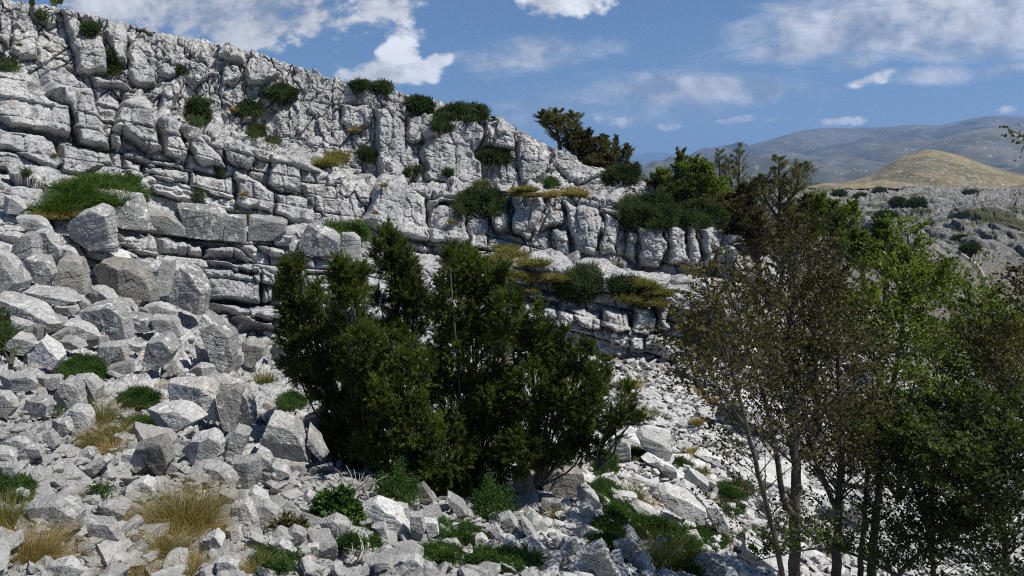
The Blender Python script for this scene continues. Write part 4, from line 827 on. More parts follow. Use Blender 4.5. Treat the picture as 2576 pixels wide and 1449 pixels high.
# ------------------------------------------------------------------ foliage builders
def unit(v): return v / (np.linalg.norm(v, axis=-1, keepdims=True) + 1e-9)
def needles(base, axis, L, n, nl, w, spread=.75):
    """bristly shoots: base (N,3), axis (N,3), L (N,) -> triangles"""
    N = len(base); axis = unit(axis)
    t = np.tile(np.linspace(.05, 1, n), (N, 1)) + rng.uniform(-.03, .03, (N, n))
    a = unit(np.cross(axis, np.array([.31, .72, .55]))); b = np.cross(axis, a)
    ph = rng.uniform(0, 6.283, (N, n)); rad = a[:, None] * np.cos(ph)[..., None] + b[:, None] * np.sin(ph)[..., None]
    d = unit(axis[:, None] + rad * spread * (1.15 - .6 * t[..., None]))
    p = base[:, None] + axis[:, None] * (t * L[:, None])[..., None]
    ll = nl * rng.uniform(.7, 1.15, (N, n))[..., None]
    side = unit(np.cross(d, rng.normal(size=(N, n, 3)))) * w * .5
    V = np.stack([p - side, p + side, p + d * ll], 2).reshape(-1, 3)
    return V, np.arange(len(V)).reshape(-1, 3)
def leaves(P, d, size, up=1.2, asp=.6):
    N = len(P); d = unit(d + rng.normal(size=(N, 3)) * .45)
    nrm = unit(rng.normal(size=(N, 3)) + np.array([0, 0, up])); s = unit(np.cross(d, nrm))
    L = (size * rng.uniform(.65, 1.2, N))[:, None]
    V = np.stack([P, P + d * L * .5 + s * L * asp * .5, P + d * L, P + d * L * .5 - s * L * asp * .5], 1)
    V[:, 2] += nrm * L * rng.uniform(-.15, .15, (N, 1)); V = V.reshape(-1, 3)
    return V, np.arange(len(V)).reshape(-1, 4)
class Tubes:
    def __init__(s): s.V = []; s.F = []; s.o = 0
    def add(s, pts, r, k=5):
        pts = np.asarray(pts, float); r = np.asarray(r, float); n = len(pts)
        t = unit(np.gradient(pts, axis=0)); a = unit(np.cross(t, np.array([.2, .9, .38]))); b = np.cross(t, a)
        ph = np.arange(k) * 2 * math.pi / k
        V = pts[:, None] + (a[:, None] * np.cos(ph)[None, :, None] + b[:, None] * np.sin(ph)[None, :, None]) * r[:, None, None]
        i = np.arange(n - 1)[:, None] * k; j = np.arange(k)[None]; j2 = (j + 1) % k
        F = np.stack([i + j, i + j2, i + k + j2, i + k + j], -1).reshape(-1, 4)
        s.V.append(V.reshape(-1, 3)); s.F.append(F + s.o); s.o += n * k
    def mesh(s, name, origin): return raw_mesh(name, np.concatenate(s.V) - origin, np.concatenate(s.F))
def catmull(pts, n):
    pts = np.asarray(pts, float)
    if len(pts) < 3:
        t = np.linspace(0, 1, n)[:, None]; return pts[0] * (1 - t) + pts[-1] * t
    p = np.concatenate([[2 * pts[0] - pts[1]], pts, [2 * pts[-1] - pts[-2]]]); m = len(pts) - 1; out = []
    for t in np.linspace(0, m - 1e-6, n):
        i = int(t); f = t - i; a, b, c, d = p[i], p[i + 1], p[i + 2], p[i + 3]
        out.append(.5 * ((2 * b) + (-a + c) * f + (2 * a - 5 * b + 4 * c - d) * f * f + (-a + 3 * b - 3 * c + d) * f ** 3))
    return np.array(out)

def pine(label, D_, lumps, base, seed, tip=0, nplume=60, scale=1.0):
    """lumps: (x, y, rx, ry) ellipses in frame units at depth D_; filled with upturned bottle-brush shoots"""
    r = np.random.default_rng(seed); org = W(base[0], base[1], D_)
    tb = Tubes(); trunk = Tubes(); B_, A_, Ls = [], [], []
    m = px(D_)
    cs = []
    for (x, y, rx, ry) in lumps:
        c = W(x, y, D_ + r.uniform(-.3, .3)); cs.append(c)
        e = np.array([rx * m, max(min(rx, ry * 1.4), 28) * m * .95, ry * m])
        e = np.maximum(e - .035, .04)
        k = int(nplume * 8.5 * (e[0] * e[2]) / .35) + 14
        v = unit(r.normal(size=(k, 3))); v[:, 1] = np.where(r.random(k) < .75, -np.abs(v[:, 1]), v[:, 1])
        p = c + v * e * r.uniform(.55, 1.02, (k, 1)) ** .7
        ax = unit(v * .65 + np.array([0, 0, .75]) + r.normal(size=(k, 3)) * .38)
        for i in range(k):
            pl = .12 * scale * r.uniform(.6, 1.3)
            if i % 9 == 0: tb.add([c * .6 + p[i] * .4 - np.array([0, 0, e[2] * .3]), p[i] - ax[i] * .1, p[i] + ax[i] * pl], [.011, .007, .003], 4)
            ns = 5
            bb = p[i] + ax[i] * (np.linspace(0, 1, ns) * pl)[:, None]
            dd = unit(ax[i] * 1.0 + r.normal(size=(ns, 3)) * .55); dd[-1] = ax[i]
            B_.append(bb); A_.append(dd); Ls.append(r.uniform(.05, .10, ns) * scale)
        mid = org * .45 + c * .55 + np.array([r.uniform(-.15, .15), r.uniform(-.1, .1), -.15])
        (trunk if len(cs) == 1 else tb).add(catmull([org + np.array([0, 0, -.2]), mid, c, c + np.array([0, 0, e[2] * .6])], 8), np.linspace(.022, .006, 8), 6)
    V, Fc = needles(np.concatenate(B_), np.concatenate(A_), np.concatenate(Ls), 18, .052 * scale, .011 * scale, .95)
    t = thing('mountain_pine', label, 'pine', tuple(org), 'mountain pines in the middle of the slope')
    link('crown', raw_mesh('crown', V - org, Fc), M_pine, t); link('limbs', tb.mesh('limbs', org), M_twig, t); link('trunk', trunk.mesh('trunk', org), M_twig, t)
    return t
pine('broad leftmost pine with a twin pointed top in front of the layered ledge', 13.2,
     [(735, 745, 36, 60), (728, 690, 16, 30), (722, 672, 9, 22), (756, 668, 9, 20), (800, 730, 11, 24), (752, 685, 10, 28), (765, 810, 62, 60), (800, 900, 80, 80), (860, 960, 90, 80), (790, 780, 30, 40), (725, 850, 26, 30), (870, 1050, 60, 60), (850, 1110, 45, 45), (900, 1120, 60, 50)], (900, 1160), 1)
pine('tall slim pine whose ragged top rises highest, left centre', 14.0,
     [(975, 640, 36, 55), (968, 600, 18, 26), (985, 590, 12, 22), (1030, 660, 12, 28), (1050, 715, 11, 26), (1105, 720, 10, 26), (995, 650, 30, 50), (1010, 720, 28, 50), (1030, 700, 26, 50), (1035, 790, 55, 70), (985, 870, 70, 70), (1055, 760, 30, 50), (955, 760, 18, 30)], (1030, 1180), 2)
pine('pine with a forked top between the broad left pine and the tallest pine', 12.6,
     [(865, 690, 24, 38), (850, 720, 22, 40), (880, 740, 38, 40), (905, 720, 30, 40), (858, 668, 11, 26), (882, 715, 12, 30), (915, 690, 11, 24), (880, 810, 50, 60), (915, 900, 70, 80), (940, 1010, 80, 90), (905, 1130, 50, 60)], (960, 1200), 3)
pine('massive dark central pine with a dense rounded crown', 12.0,
     [(1160, 680, 42, 55), (1140, 660, 16, 34), (1170, 660, 16, 32), (1130, 650, 10, 28), (1190, 665, 11, 28), (1262, 690, 12, 30), (1300, 760, 12, 28), (1200, 710, 45, 60), (1160, 780, 75, 80), (1245, 740, 40, 60), (1275, 800, 45, 70), (1180, 900, 110, 95), (1150, 1030, 120, 100), (1230, 1090, 90, 90), (1120, 1130, 80, 80), (1210, 1190, 75, 60), (1150, 1220, 75, 48), (1215, 1240, 60, 40), (1290, 1150, 60, 50), (1075, 1190, 55, 45)], (1180, 1265), 4)
pine('dark right hand pine reaching over the big square shaded block', 11.6,
     [(1370, 860, 30, 60), (1356, 800, 13, 34), (1335, 870, 40, 60), (1400, 915, 46, 55), (1450, 920, 28, 45), (1478, 885, 11, 28), (1420, 860, 12, 34), (1440, 980, 75, 80), (1340, 980, 80, 90), (1465, 1040, 56, 60), (1400, 1080, 90, 80), (1310, 1130, 60, 50), (1500, 960, 34, 50), (1250, 1010, 70, 70), (1470, 1130, 50, 35), (1380, 1150, 70, 32)], (1360, 1190), 5)
pine('small open pine branch spray at the right end of the pines over the bright scree', 11.4,
     [(1580, 1010, 14, 40), (1562, 1040, 24, 30), (1592, 1058, 20, 18), (1545, 1065, 26, 28), (1530, 1100, 30, 20), (1575, 980, 10, 16)], (1500, 1150), 6, nplume=42)
pine('short pine in front filling the gap below the forked top', 11.4,
     [(1000, 1000, 70, 80), (1050, 1090, 70, 70), (1040, 930, 55, 60), (985, 1090, 50, 50), (1060, 1170, 50, 40), (1000, 1170, 65, 42), (1090, 1215, 55, 38), (930, 1130, 45, 45)], (1060, 1230), 7)
pine('tiny pine sprig growing among the shaded blocks left of the pines', 13.6, [(728, 918, 20, 12), (745, 925, 14, 10)], (745, 945), 8, nplume=80)

# --- juniper cushions
def juniper(label, x0, x1, y0, y1, Dadd=-.6, seed=0, mat=None, n=None, cat='juniper', dd=None, hang=0.0, fs=1.0, name='juniper_bush', group='low evergreen bushes growing on the rocks', bulge=.30):
    r = np.random.default_rng(abs(seed + int(x0))); xc = (x0 + x1) / 2; yc = (y0 + y1) / 2
    D_ = dd or depth(xc, y1 - 3); D_ += Dadd * .5; m = px(D_); w = (x1 - x0) * m; h = (y1 - y0) * m; org = W(xc, y1, D_)
    c = W(xc, yc, D_); e = np.array([w / 2 * .86, min(w, h * 1.6) / 2, h / 2 * .72])
    lump = unit(r.normal(size=(9, 3)))
    k = n or int(min(2200, 320 + 330 * w * h))
    an = r.uniform(0, 6.283, k); ra = np.sqrt(r.random(k)); edge = .80 + .55 * fbm(np.stack([np.cos(an) * 1.3 + seed, np.sin(an) * 1.3, an * 0 + x0 * .1], -1), 3, seed)
    qx = xc + (x1 - x0) / 2 * ra * edge * np.cos(an); qy = yc + (y1 - y0) / 2 * ra * edge * np.sin(an)
    dome = np.sqrt(np.clip(1 - ra ** 2, 0, 1)); lmp = .6 + .8 * fbm(np.stack([qx / 22, qy / 12, qx * 0 + seed], -1), 2, seed)
    dq = np.array([min(depth(a_, b_), D_ + 2.5) for a_, b_ in zip(qx, qy)]) if dd is None else np.full(k, D_)
    p = W(qx, qy, dq - np.abs(dome * lmp) * min(w, h * 1.5) * bulge - .03)
    p = p + np.array([0, 1, 0]) * (r.random(k) ** 2 * .25 * min(w, h))[:, None]
    ax = unit(np.stack([(qx - xc) / (x1 - x0), -.5 + 0 * qx, .5 + 0 * qx], -1) + r.normal(size=(k, 3)) * .5)
    B_ = (p[:, None] + r.normal(size=(k, 4, 3)) * .07 * fs).reshape(-1, 3); A_ = unit(np.repeat(ax, 4, 0) + r.normal(size=(4 * k, 3)) * .5)
    sc = max(1.0, D_ / 26)
    sc *= fs; V, Fc = needles(B_, A_, r.uniform(.09, .20, 4 * k) * sc, 12, .055 * sc, .016 * sc, .9)
    t = thing(name, label, cat, tuple(org), group)
    link('foliage', raw_mesh('foliage', V - org, Fc), mat or M_juni, t)
    tb = Tubes()
    for i in range(6): tb.add(catmull([org + np.array([0, .25, -.05]), org * .7 + p[i * 7] * .3 + np.array([0, .2, 0]), org * .5 + p[i * 7] * .5 + np.array([0, .2, 0])], 5), np.linspace(.03, .006, 5) * fs, 5)
    link('stem', tb.mesh('stem', org), M_barkd, t)
J = juniper
for i, a in enumerate([
 ('flat topped dark juniper under the upper cliff, left of the ridge middle', 668, 747, 215, 258), ('ragged dark juniper hanging in a gully below the ridge, left centre', 466, 530, 245, 318),
 ('dark juniper at the head of a layered outcrop left of the flat topped one', 603, 656, 256, 296), ('small round juniper in the middle of the upper cliff', 626, 663, 318, 348),
 ('narrow dark plant hanging in a crack of the highest left cliff', 268, 298, 130, 190), ('tiny dark tuft near the top of the highest left cliff', 212, 243, 65, 86),
 ('long juniper mat on the ridge crest, right of the ridge cloud', 1012, 1095, 244, 284), ('juniper strip trailing down the ridge crest right of the long mat', 1100, 1225, 262, 310),
 ('sliver of juniper seen on the ridge below the white cloud', 884, 932, 210, 224), ('second sliver of juniper on the ridge, smaller and further right', 940, 985, 215, 230),
 ('brown edged mat hanging in the smooth slab of the middle cliff', 1198, 1290, 380, 412), ('wide dark juniper cushion in the notch of the middle cliff', 1128, 1288, 470, 548),
 ('dark plant deep in the fluted gully of the middle cliff', 905, 945, 378, 405), ('big dark juniper spreading below the right cliff, left of the grassy tip', 1385, 1530, 668, 772),
 ('dark juniper right of the big one below the right cliff', 1530, 1630, 695, 750), ('large juniper crowning the right end of the cliff', 1545, 1720, 482, 590),
 ('juniper drooping over the fluted columns under the trees', 1690, 1830, 505, 575), ('low juniper behind the ridge trees above the right cliff', 1500, 1620, 420, 470),
 ('dark bush at the left edge under the diagonal flat slab', -40, 52, 790, 920), ('small plant at the left edge high on the cliff', 0, 38, 152, 182),
 ('little dark juniper in the upper right part of the ridge crack', 1092, 1110, 290, 335), ('small green tuft on a ledge of the right slope', 1372, 1398, 455, 472)]):
    J(a[0], *a[1:5], seed=i, mat=(M_herb if 'green tuft' in a[0] else None))
J('bright green heather mat behind the large cube boulder left of the pine tops', 788, 945, 548, 640, seed=60, mat=leaf_mat('bright_mat_leaves', (.045, .085, .014), (.10, .17, .03), .2, 2.0))

# --- grass tufts
def tuft(label, x, y, w, h, tint=(.2, .9), n=500, name='grass_tuft', lean=0.0, D_=None, droop=1.0, cat='grass tuft', bw=.0045, group='grass tufts on the rocky slope', spread=1.0):
    r = np.random.default_rng(abs(int(x * 3 + y))); D_ = D_ or depth(x, y); D_ -= .1; m = px(D_); org = W(x, y, D_); W_ = w * m; H_ = h * m
    a = r.uniform(0, 6.283, n); rr = np.sqrt(r.random(n)) * W_ * .34
    b = np.stack([np.cos(a) * rr, np.sin(a) * rr * .7, np.zeros(n)], -1) + np.array([0, 0, -.03])
    out = np.stack([np.cos(a), np.sin(a), np.zeros(n)], -1) * (rr / (W_ * .28))[:, None] * spread * .9 + r.normal(size=(n, 3)) * np.array([.42, .42, 0]) + np.array([lean, 0, 0])
    L = H_ * r.uniform(.35, 1.15, n); d0 = unit(out * .55 + np.array([0, 0, 1.0]))
    T_ = np.array([0, .35, .7, 1.0]); pts = b[:, None] + d0[:, None] * (T_[None] * L[:, None])[..., None]
    pts = pts + out[:, None] * (T_[None] ** 2.5 * .30 * L[:, None])[..., None]; pts[..., 2] -= (T_[None] ** 2.5 * L[:, None] * .30 * droop * np.linalg.norm(out, axis=-1)[:, None])
    s = unit(np.cross(d0, r.normal(size=(n, 3)))) * bw * .5 * max(1, D_ / 9)
    wd = np.array([1, .8, .5, .08]); V = np.stack([pts - s[:, None] * wd[None, :, None], pts + s[:, None] * wd[None, :, None]], 2)   # n,4,2,3
    i = np.arange(n)[:, None] * 8 + np.arange(3)[None] * 2; Fc = np.stack([i, i + 1, i + 3, i + 2], -1).reshape(-1, 4)
    tt = np.clip(r.uniform(tint[0], tint[1], n)[:, None] + (T_[None] - .4) * .25, 0, 1); tt = np.repeat(tt, 2, axis=1)
    me = raw_mesh(name, V.reshape(-1, 3), Fc, {'tint': tt.reshape(-1)})
    return link(name, me, M_grass, loc=tuple(org), label=label, category=cat, group=group)
for a in [
 ('tall pale seeding grass tuft with straw base, lower left centre', 465, 1320, 190, 165, (.25, .75), 1500), ('straw coloured skirt of dead grass around the foot of the tall pale tuft', 500, 1345, 150, 90, (.7, 1.0), 700),
 ('big brown gold grass tuft in the bottom left corner', 70, 1420, 160, 150, (.45, .95), 1500), ('tall green grass behind the big brown tuft at the left edge', 15, 1330, 120, 130, (.05, .5), 900),
 ('small rusty grass tuft between pale slabs, bottom left', 190, 1400, 75, 50, (.75, 1.0), 450), ('dark olive grass tuft below the tall pale tuft', 425, 1390, 110, 95, (.25, .8), 800),
 ('dry grass tuft on the bottom edge right of the dark olive tuft', 480, 1440, 120, 80, (.4, .95), 700), ('small two stemmed grass tuft with grey roots', 370, 1310, 50, 70, (.2, .6), 260),
 ('thin grey straw tuft left of the two stemmed tuft', 335, 1310, 40, 60, (.5, .9), 160), ('long green grass hanging beside the overhanging nose of rock', 255, 1060, 70, 90, (.1, .5), 600),
 ('dense olive grass in the middle of the green strip', 270, 1110, 120, 80, (.2, .7), 900), ('brown drooping grass at the lower end of the green strip', 295, 1135, 110, 50, (.6, 1.0), 600),
 ('brown grass clump left of the green strip end', 225, 1125, 80, 50, (.3, .7), 350), ('rusty grass tuft left of the deep green plants on the bottom edge', 605, 1400, 70, 50, (.6, 1.0), 350),
 ('dry grass clump on the bottom edge beside deep green plants', 655, 1440, 110, 70, (.3, .9), 600), ('sparse dry tuft on the bottom edge below the squared block', 275, 1430, 80, 45, (.5, 1.0), 300),
 ('sparse straw grass at the bottom edge left of the dry tuft', 350, 1440, 110, 50, (.6, 1.0), 400), ('brown seeding grass tuft right of the low green cushions', 1365, 1410, 45, 45, (.5, .95), 250),
 ('large drooping grass in the green herbs, lower right', 1650, 1420, 200, 110, (.0, .35), 1200), ('green grass mound right of the shaded block, middle', 1585, 1255, 90, 60, (.05, .45), 600),
 ('dry grass skirt hanging below the green grass mound', 1625, 1275, 50, 45, (.6, 1.0), 250), ('grass tuft in the dark hollow under the overhang', 665, 960, 60, 50, (.1, .6), 300),
 ('brownish tuft in front of the shaded block hole', 1400, 1300, 50, 40, (.3, .7), 250), ('straw grass on the scree right of the pine end', 1595, 975, 40, 45, (.4, .9), 250),
 ('green grass on the scree below the straw grass', 1625, 1050, 50, 50, (.1, .5), 300), ('dry tuft low in the rock pocket near the left small herbs', 215, 1240, 40, 25, (.2, .7), 120),
 ('small spiky green tuft in the left rubble', 265, 1170, 40, 30, (.0, .3), 130), ('second spiky tuft right of the long pale stone', 335, 1190, 40, 35, (.1, .4), 130)]:
    tuft(*a)
# grassy tongues on the cliff
for (lab, pts, ti) in [
 ('long bright green grass mound under the left cliff', [(150, 528, 80, 55), (195, 518, 100, 55), (245, 508, 100, 55), (295, 498, 90, 50), (322, 492, 50, 45), (200, 488, 90, 45), (250, 470, 100, 45), (290, 465, 80, 40)], (0, .12)),
 ('yellow brown grassy tongue spilling between the middle cliffs', [(1255, 655, 50, 22), (1300, 640, 65, 26), (1340, 660, 60, 26), (1290, 690, 50, 20), (1350, 700, 55, 24), (1395, 700, 40, 24), (1330, 730, 40, 20), (1270, 625, 45, 18)], (.1, .55)),
 ('green straw grass between junipers below the right cliff', [(1590, 750, 60, 26), (1640, 760, 60, 26), (1620, 720, 60, 30), (1660, 735, 45, 26)], (.1, .5)),
 ('pale grass tufts on the shelf above the notch juniper', [(1320, 480, 50, 20), (1345, 490, 40, 15)], (.15, .5)),
 ('brownish grass on the shelf right of the notch juniper', [(1400, 490, 40, 20), (1450, 490, 40, 30)], (.3, .8)),
 ('green plants on the ledge left of the fluted gully', [(830, 408, 60, 28), (850, 398, 40, 26)], (.1, .6)),
 ('straw grass at the left end of the bright green mound', [(125, 540, 60, 25), (170, 540, 60, 25)], (.4, .9))]:
    x0, y0 = pts[0][:2]; D0 = depth(x0, y0); V_all = []; F_all = []; T_all = []; o_ = 0; org = W(x0, y0, D0)
    sub = [(x + (k_ % 3 - 1) * w * .33 + random.uniform(-.1, .1) * w, y + random.uniform(-.25, .25) * h, w * .6, h * .8) for (x, y, w, h) in pts for k_ in range(4)]
    for (x, y, w, h) in sub:
        o = tuft('x', x, y + 4, w * 1.25, h * 1.3, ti, 300, bw=.010, D_=depth(x, y) - .4); me = o.data; loc = np.array(o.location)
        v = np.empty(len(me.vertices) * 3, np.float32); me.vertices.foreach_get('co', v); v = v.reshape(-1, 3) + loc - org
        f = np.empty(len(me.loops), np.int32); me.loops.foreach_get('vertex_index', f); t_ = np.empty(len(me.vertices), np.float32); me.attributes['tint'].data.foreach_get('value', t_)
        V_all.append(v); F_all.append(f.reshape(-1, 4) + o_); T_all.append(t_); o_ += len(v)
        bpy.data.objects.remove(o); bpy.data.meshes.remove(me)
    link('grass_mound', raw_mesh('grass_mound', np.concatenate(V_all), np.concatenate(F_all), {'tint': np.concatenate(T_all)}), M_lush if 'bright green' in lab and 'end' not in lab else M_grass, loc=tuple(org), label=lab, category='grass', group='grass growing on the cliff ledges')

# --- feathery herbs and cushions
def herb(label, x, y, w, h, n=1500, size=.036, mat=None, name='herb_cushion', cat='herb', up=.8, asp=.35, dadd=0.0):
    r = np.random.default_rng(abs(int(x + 3 * y))); w = w * 1.25; h = h * 1.0; D_ = depth(x, y) - .22 + dadd; m = px(D_); org = W(x, y, D_); e = np.array([w * m / 2, min(w, h * 1.5) * m / 2, h * m])
    tb = Tubes(); P_, A_ = [], []
    ns = max(12, n // 22)
    for k in range(ns):
        v = unit(r.normal(size=3)); v[2] = abs(v[2]); s = v * e * r.uniform(.7, 1.05); s[2] *= (1 + .3 * math.sin(s[0] * 7 / max(e[0], .1) + x))
        st = np.array([s[0] * .35, s[1] * .35, -.02]); c = catmull([st, st * .4 + s * .6 + np.array([0, 0, .15 * e[2]]), s], 7)
        if k % 3 == 0: tb.add(c[:6], np.linspace(.004, .0015, 6), 3)
        for j in range(2, 7):
            q = c[j] + r.normal(size=(6, 3)) * .022 * (1 + D_ / 20); P_.append(q); A_.append(np.tile(unit(c[j] - c[j - 1]), (6, 1)) + r.normal(size=(6, 3)) * .7)
    V, Fc = leaves(np.concatenate(P_), np.concatenate(A_), size * max(1, D_ / 12), up, asp)
    t = thing(name, label, cat, tuple(org), 'green herbs growing among the stones')
    link('foliage', raw_mesh('foliage', V, Fc), mat or M_herb, t); link('stem', tb.mesh('stem', 0), M_herb, t)
for a in [
 ('upper dark green cushion between the pyramid boulder and the box shaped block', 208, 965, 125, 75, 5200), ('dark green cushion right of the green grass strip', 345, 1025, 90, 50, 3000), ('rounded dark green cushion left of the white lichen slab', 355, 1112, 95, 65, 3800),
 ('green herb patch left of the pine beside the sloping boulder', 735, 1040, 70, 60, 2200), ('tall feathery green herb at the foot of the broad left pine', 1000, 1262, 105, 95, 4200),
 ('bushy blue green herb under the central pine', 1240, 1300, 105, 100, 4000), ('deep green plants in the hollow below the central pine', 1150, 1380, 110, 70, 2800),
 ('wide feathery herb behind the bare pale stalks', 910, 1395, 125, 60, 3200), ('low green cushion with white flowers at the bottom centre', 1100, 1420, 120, 45, 3000),
 ('right hand low green cushion at the bottom centre', 1290, 1440, 130, 50, 3400), ('left low green cushion beside the bottom centre pair', 1215, 1435, 70, 45, 1500),
 ('herb mound right of the big shaded block', 1520, 1280, 85, 80, 3000), ('dark green herb behind the herb mound', 1520, 1205, 80, 70, 2400), ('long green herb bank above the large drooping grass', 1590, 1370, 210, 85, 5200),
 ('lower left herb patch against the grey faceted stone', 1520, 1400, 90, 80, 2400), ('herbs below the very big sloping slab', 1760, 1390, 150, 65, 4000), ('green herb tongue right of the straw grass tuft', 1600, 1140, 60, 40, 1500),
 ('herb between the bright layered block and the long layered slab', 1605, 1165, 60, 50, 1600), ('green herb right of the rounded grey stone', 1720, 1190, 60, 50, 1500), ('fresh green herb left of the thick beech trunk', 1855, 1255, 95, 45, 2400),
 ('light green herb below the fresh green herb', 1840, 1295, 60, 30, 1100), ('deep green plants on the bottom edge right of the rusty tuft', 690, 1440, 120, 60, 2600), ('sprawling herb by the squared block', 255, 1245, 60, 25, 500),
 ('small leafy plant left of the diagonal cracked boulder', 140, 1040, 30, 22, 300), ('green herb at the left edge in front of the rubble', 30, 1260, 90, 60, 1800), ('pale green herb cluster on the left low bank', 720, 1130, 60, 22, 500),
 ('green herb under the beech trunks right of the forked stem', 2160, 1300, 70, 35, 1200), ('light green herb low on the bright scree', 1900, 1360, 70, 30, 900)]:
    if a[5] < 900 or 'tall' in a[0] or 'bushy' in a[0]: herb(*a)
    else: juniper(a[0], a[1] - a[3] * .62, a[1] + a[3] * .62, a[2] - a[4] * 1.0, a[2] + 3, Dadd=-.3, seed=700, mat=M_herb, n=int(a[5] * .55), cat='herb', fs=.42, name='herb_cushion', group='green herbs growing among the stones', bulge=.55)
def leafy(label, x, y, w, h, n, size, mat=None):
    herb(label, x, y, w, h, n, size, mat or M_herb, 'leafy_herb', 'herb', 1.6, .55)
leafy('round leafy herb with toothed leaves on the white stones', 848, 1300, 100, 58, 1500, .10)
leafy('little round leaved plant with olive leaves above the cone shaped stone', 725, 1335, 80, 30, 500, .06, M_olive)
leafy('yellow green flowering plant right of the shaded block top', 1530, 1165, 40, 40, 400, .05, M_green)
# bare stalks
def stalks(label, x, y, ends, D_=None):
    D_ = D_ or depth(x, y) - .1; org = W(x, y, D_); tb = Tubes(); r = np.random.default_rng(abs(int(x)))
    for (ex, ey) in ends:
        e = W(ex, ey, D_ + r.uniform(-.2, .2)) - org; mid = e * .5 + r.normal(size=3) * .04
        tb.add(catmull([np.zeros(3), mid, e], 7), np.linspace(.010, .003, 7), 5)
        tb.add([mid, mid + (e - mid) * .6 + r.normal(size=3) * .08], [.005, .002], 4)
    return link('dry_stalks', tb.mesh('dry_stalks', 0), M_dead, loc=tuple(org), label=label, category='dry stalks')
stalks('bare pale stalks standing in front of the wide feathery herb', 898, 1412, [(885, 1365), (905, 1350), (925, 1365), (895, 1330), (880, 1385), (935, 1395)])
stalks('tangle of dry bleached twigs left of the tall feathery herb', 890, 1240, [(850, 1215), (845, 1180), (870, 1170), (905, 1190), (935, 1200), (975, 1195), (960, 1215), (830, 1225), (890, 1180), (915, 1235)])
stalks('spray of straw stems right of the herb behind the shaded block', 1500, 1180, [(1540, 1195), (1570, 1190), (1580, 1200), (1560, 1205), (1535, 1180)])
stalks('dead twigs lying under the shaded block among brown leaves', 1440, 1355, [(1390, 1310), (1400, 1330), (1470, 1330), (1480, 1350), (1420, 1370)])

r = random.Random(77)
for k in range(26):
    x = r.uniform(1480, 2050); y = r.uniform(830, 1250)
    if x < 1560 + 0 and y > 950: continue
    g_ = r.random() < .6
    tuft(('small green tuft of grass dotted on the bright scree right of the pines' if g_ else 'small dry tuft of grass dotted on the bright scree right of the pines'), x, y, r.uniform(35, 60), r.uniform(18, 30), (0, .4) if g_ else (.4, .9), 220, bw=.008, group='small green tufts on the bright scree' if g_ else 'small dry tufts on the bright scree')

k = 0
while k < 22:
    x = r.uniform(20, 1500); y = r.uniform(40, 560)
    top = np.interp(x, [0, 300, 600, 900, 1200, 1500], [20, 75, 145, 240, 310, 470])
    if y < top + 12: continue
    w_ = r.uniform(12, 34); k += 1
    if k % 2: juniper('small dark plant rooted in a crack of the pale cliff', x - w_ / 2, x + w_ / 2, y - w_ * r.uniform(.4, 1.3), y, seed=800 + k, n=90, name='crack_plant', cat='plant', group='small dark plants in the cliff cracks', fs=.8)
    else: tuft('little olive grass tuft on a small ledge of the pale cliff', x, y, w_, w_ * .7, (.2, .8), 160, bw=.012, name='ledge_tuft', D_=depth(x, y) - .2, group='little grass tufts on the cliff')

for i in range(16):
    x = r.uniform(330, 600); y = r.uniform(1290, 1445)
    tuft('flattened dead grass lying between the stones around the dry tufts', x, y, r.uniform(60, 110), r.uniform(14, 26), (.55, 1.0), 240, name='grass_tuft', spread=2.2, droop=1.6, cat='grass tuft', group='flattened dead grass between the stones')
for (lab, x, y, w, h) in [('dark green mat in the middle of the herb bank, lower right', 1560, 1345, 150, 50), ('green mat at the right end of the herb bank, lower right', 1690, 1380, 150, 55), ('green mat under the very big sloping slab', 1790, 1365, 110, 36),
      ('green mat between the pink white slab and the herb mound', 1560, 1300, 80, 34), ('deep green mat left of the knobbly bottom edge outcrop', 1740, 1435, 120, 40)]:
    juniper(lab, x - w / 2, x + w / 2, y - h, y + 3, Dadd=-.5, seed=int(x), mat=M_herb, n=1700, cat='herb', fs=.5, name='herb_cushion', group='green herbs growing among the stones', bulge=.6)

